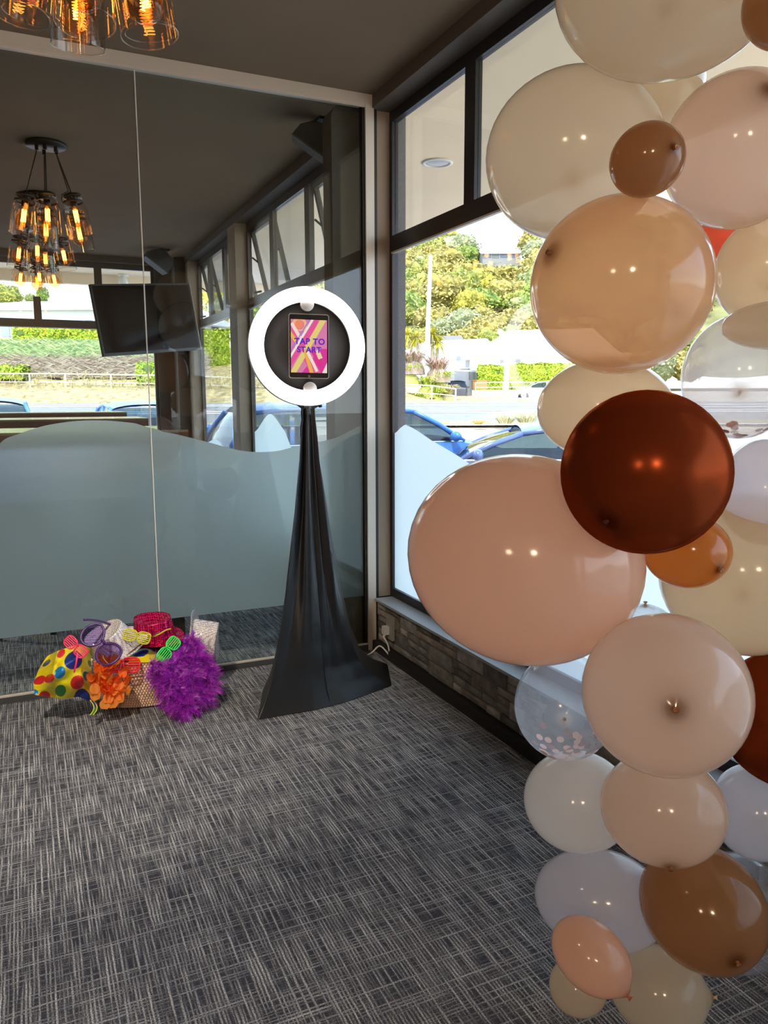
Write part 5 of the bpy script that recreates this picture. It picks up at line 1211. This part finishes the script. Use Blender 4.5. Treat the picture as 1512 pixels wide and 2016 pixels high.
# ------------------------------------------------------------------ balloon garland
K = {}
K['white'] = latex('white_latex', (.96, .92, .87), .12, (.95, .90, .86), neck=.45)
K['greywhite'] = latex('grey_white_latex', (.95, .85, .70), .14, (.95, .87, .76), neck=.45)
K['cream'] = latex('cream_latex', (.97, .82, .62), .14, (.98, .84, .66), neck=.45)
K['blush'] = latex('blush_latex', (1.0, .72, .56), .03, (.95, .72, .6), neck=.5)
K['peach'] = latex('peach_latex', (.97, .70, .47), .24, (.97, .74, .54), neck=.25)
K['pinkwhite'] = latex('pinkish_white_latex', (.95, .77, .63), .12, (.95, .82, .74), neck=.3)
K['tan'] = latex('tan_latex', (.58, .35, .19), .06, (.85, .6, .35), neck=.35)
K['caramel'] = latex('caramel_latex', (.82, .42, .13), .12, (.9, .5, .2), neck=.25)
K['copper'] = latex('copper_metallic_latex', (.24, .045, .014), .02, (.4, .1, .03), metal=.22, rough=.22, neck=.15, dif=.7)
K['red'] = latex('coral_latex', (.95, .30, .20), .2, (.9, .3, .2), neck=.5)
K['clear'] = latex('clear_latex', (.94, .96, 1.0), .76, (.95, .97, 1.0), neck=.8, dif=.12)
K['milky'] = latex('milky_clear_latex', (.95, .92, .90), .42, (.95, .94, .94), neck=.8, dif=.12)
K['lav'] = latex('lavender_white_latex', (.93, .92, .97), .15, (.88, .88, .95), neck=.5)
m_conf = pbr('pink_confetti', (.95, .70, .66), .6); m_confd = pbr('dusky_confetti', (.35, .22, .20), .6)
NU, NV = 48, 34
def balloon(px, py, rx, ry, zc, col, label, spot=None, rot=0, knot=None, conf=0, egg=.10):
    """px,py,rx,ry: where it appears; zc: how far away. spot: where its neck points (None: away and down)"""
    u_ = (px-756)/FPX; v_ = (1008-py)/FPX; c = at(px, py, zc)
    look = (CP-c).normalized(); a_ = rx/FPX*zc/math.sqrt(1+u_*u_)**1.0; b_ = ry/FPX*zc/math.sqrt(1+v_*v_)**1.0
    rgt = Vector((0, 0, 1)).cross(look).normalized(); up = look.cross(rgt)
    rgt = rgt*math.cos(rot)+up*math.sin(rot); up = look.cross(rgt); d_ = (a_+b_)/2
    if spot: sx = (spot[0]-px)/FPX*zc; sy = -(spot[1]-py)/FPX*zc; l0 = Vector((0, 0, 1)).cross(look).normalized(); l1 = look.cross(l0); q_ = l0*sx+l1*sy; rr = d_*1.0; k = q_.length/rr; nk = (q_/rr+look*math.sqrt(max(0, 1-k*k))).normalized()
    elif knot: nk = (rgt*knot[0]+up*knot[1]+look*knot[2]).normalized()
    else: nk = (-look*.9-up*.25).normalized()
    mb = MB(); vals = []
    ex = Vector((0, 0, 1)).cross(nk); ex = ex.normalized() if ex.length > .05 else Vector((1, 0, 0)); ey = nk.cross(ex)
    def rad(d):                                              # ellipsoid radius in direction d
        x, y, z = d.dot(rgt)/a_, d.dot(up)/b_, d.dot(look)/d_; return 1/math.sqrt(x*x+y*y+z*z)
    for i in range(NV+1):
        th = PI*i/NV
        for j in range(NU):
            ph = 2*PI*j/NU; d = (nk*math.cos(th)+ex*math.sin(th)*math.cos(ph)+ey*math.sin(th)*math.sin(ph)); r_ = rad(d)
            g = math.exp(-(th/.16)**2); r_ *= 1+(.035*g if knot is None else .09*g)+egg*.0
            mb.v.append(c+d*r_); vals.append(min(1, 1.0*math.exp(-(th/.10)**2)+.35*math.exp(-(th/.26)**2)))
    for i in range(NV):
        for j in range(NU):
            a = i*NU+j; b = i*NU+(j+1) % NU; mb.f.append((a, b, b+NU, a+NU))
    me = mb.mesh('balloon', K[col], c, True); at_ = me.attributes.new('neck', 'FLOAT', 'POINT'); at_.data.foreach_set('value', vals)
    o = link('balloon', me, None, c); tag(o, label, 'balloon', 'balloons of the garland by the window')
    kp = c+nk*rad(nk)*(1.035 if knot is None else 1.09); kc = K[col]; s = max(.005, d_*(.03 if spot and col != 'clear' else .045))
    m = frame_m(kp-nk*s*.4, nk, (.3, .2, 1))
    part('knot', MB().lathe([(s*.9, -s*.8), (s*.45, 0), (s*.75, s*.35), (s*.4, s*.7), (s*.95, s*1.5), (s*1.0, s*1.6), (s*.3, s*1.2), (.0003, s*1.1)], 12, m), (m_spot if spot and col not in ('clear', 'copper') else KN.get(col, m_knot)), o, True)
    if conf:
        rd_ = random.Random(int(px)); down = Vector((0, 0, -1)); cf = MB(); cg = MB()
        for i in range(conf):
            d = (down+Vector((rd_.gauss(0, .42), rd_.gauss(0, .42), 0))).normalized(); p = c+d*rad(d)*.99; n_ = -d; x = n_.cross(Vector((rd_.random(), rd_.random(), .3))).normalized(); y = n_.cross(x); rr_ = .0085
            (cf if i % 3 else cg).add([p+x*rr_*math.cos(2*PI*k/8)+y*rr_*math.sin(2*PI*k/8) for k in range(8)], [tuple(range(8))])
        part('confetti', cf, m_conf, o, kind='stuff'); part('confetti', cg, m_confd, o, kind='stuff')
    return o
m_knot = pbr('ivory_knot', (.62, .48, .28), .5); m_spot = pbr('brown_knot', (.35, .14, .05), .4)
KN = {'copper': pbr('dark_copper_knot', (.12, .02, .01), .4), 'blush': pbr('red_brown_knot', (.42, .10, .05), .4), 'peach': pbr('brown_knot', (.35, .14, .05), .4), 'tan': pbr('brown_knot', (.35, .14, .05), .4), 'caramel': pbr('brown_knot', (.35, .14, .05), .4)}
B = [
 (1318, -42, 236, 220, 1.42, 'greywhite', 'huge grey white balloon cut by the top edge', dict()),
 (1548, 8, 92, 98, 1.22, 'tan', 'brown tan balloon in the top right corner', dict()),
 (1130, 308, 178, 176, 1.66, 'greywhite', 'big grey white balloon at the upper left of the garland', dict()),
 (1262, 165, 126, 120, 1.95, 'cream', 'cream balloon glimpsed behind the two uppermost big balloons', dict()),
 (1452, 298, 156, 161, 1.60, 'pinkwhite', 'big pinkish white balloon at the upper right', dict(spot=(1498, 205))),
 (1274, 315, 77, 76, 1.28, 'tan', 'small tan balloon between the upper big balloons', dict(spot=(1320, 299), rot=.5)),
 (1222, 563, 184, 178, 1.42, 'peach', 'big see-through peach balloon above the copper one', dict(spot=(1098, 501))),
 (1424, 480, 70, 62, 1.86, 'red', 'coral balloon peeping out behind the pinkish white one', dict()),
 (1512, 534, 112, 112, 1.70, 'cream', 'cream orange balloon at the right edge beside the peach one', dict()),
 (1540, 640, 126, 50, 1.42, 'greywhite', 'grey cream balloon above the upper confetti balloon at the right edge', dict()),
 (1458, 742, 122, 124, 1.58, 'milky', 'clear balloon with confetti inside at the right, upper one', dict(conf=26)),
 (1190, 806, 136, 100, 1.66, 'cream', 'cream balloon between the peach and the copper balloon', dict()),
 (1269, 930, 171, 161, 1.27, 'copper', 'shiny copper brown balloon in the middle of the garland', dict(spot=(1209, 1018), rot=-.3)),
 (1352, 1085, 90, 73, 1.50, 'caramel', 'small caramel balloon below the copper one', dict(spot=(1408, 1114))),
 (1508, 968, 100, 106, 1.60, 'lav', 'white balloon at the right edge beside the copper one', dict()),
 (1031, 1101, 235, 205, 1.50, 'blush', 'huge blush pink balloon at the left of the garland', dict(rot=-.25)),
 (1466, 1130, 178, 160, 1.66, 'cream', 'big cream balloon behind the caramel one at the right', dict()),
 (1268, 1268, 78, 80, 1.74, 'clear', 'clear balloon with an ivory knot between the blush and the cream one', dict(spot=(1267, 1196))),
 (1112, 1390, 101, 107, 1.64, 'clear', 'clear balloon with confetti below the huge blush one', dict(conf=60)),
 (1310, 1366, 171, 163, 1.34, 'pinkwhite', 'big pinkish beige balloon in front at the lower middle', dict(spot=(1327, 1390))),
 (1560, 1415, 158, 140, 1.62, 'copper', 'copper brown balloon at the lower right edge', dict()),
 (1137, 1577, 108, 103, 1.70, 'white', 'white balloon below the lower confetti balloon', dict()),
 (1305, 1592, 127, 116, 1.52, 'pinkwhite', 'beige white balloon under the big pinkish beige one', dict(spot=(1324, 1693))),
 (1492, 1598, 100, 98, 1.70, 'lav', 'lavender white balloon at the lower right edge', dict()),
 (1182, 1772, 133, 106, 1.66, 'lav', 'lavender white balloon left of the lowest tan one', dict()),
 (1384, 1786, 134, 128, 1.52, 'tan', 'big tan balloon near the floor', dict(spot=(1443, 1859), rot=-.6)),
 (1452, 1795, 106, 124, 1.72, 'clear', 'clear bluish balloon showing behind the big tan one near the floor', dict()),
 (1164, 1882, 86, 73, 1.42, 'blush', 'small blush balloon near the floor with a red knot', dict(knot=(1, -.12, .1), rot=-.55)),
 (1138, 1943, 58, 62, 1.62, 'greywhite', 'smallest white balloon resting on the carpet', dict()),
 (1296, 1950, 99, 96, 1.585, 'greywhite', 'grey white balloon resting on the carpet at the bottom edge', dict(knot=(1, .12, .0))),
]
for (px, py, rx, ry, zc, col, lb, kw) in B: balloon(px, py, rx, ry, zc, col, lb, **kw)
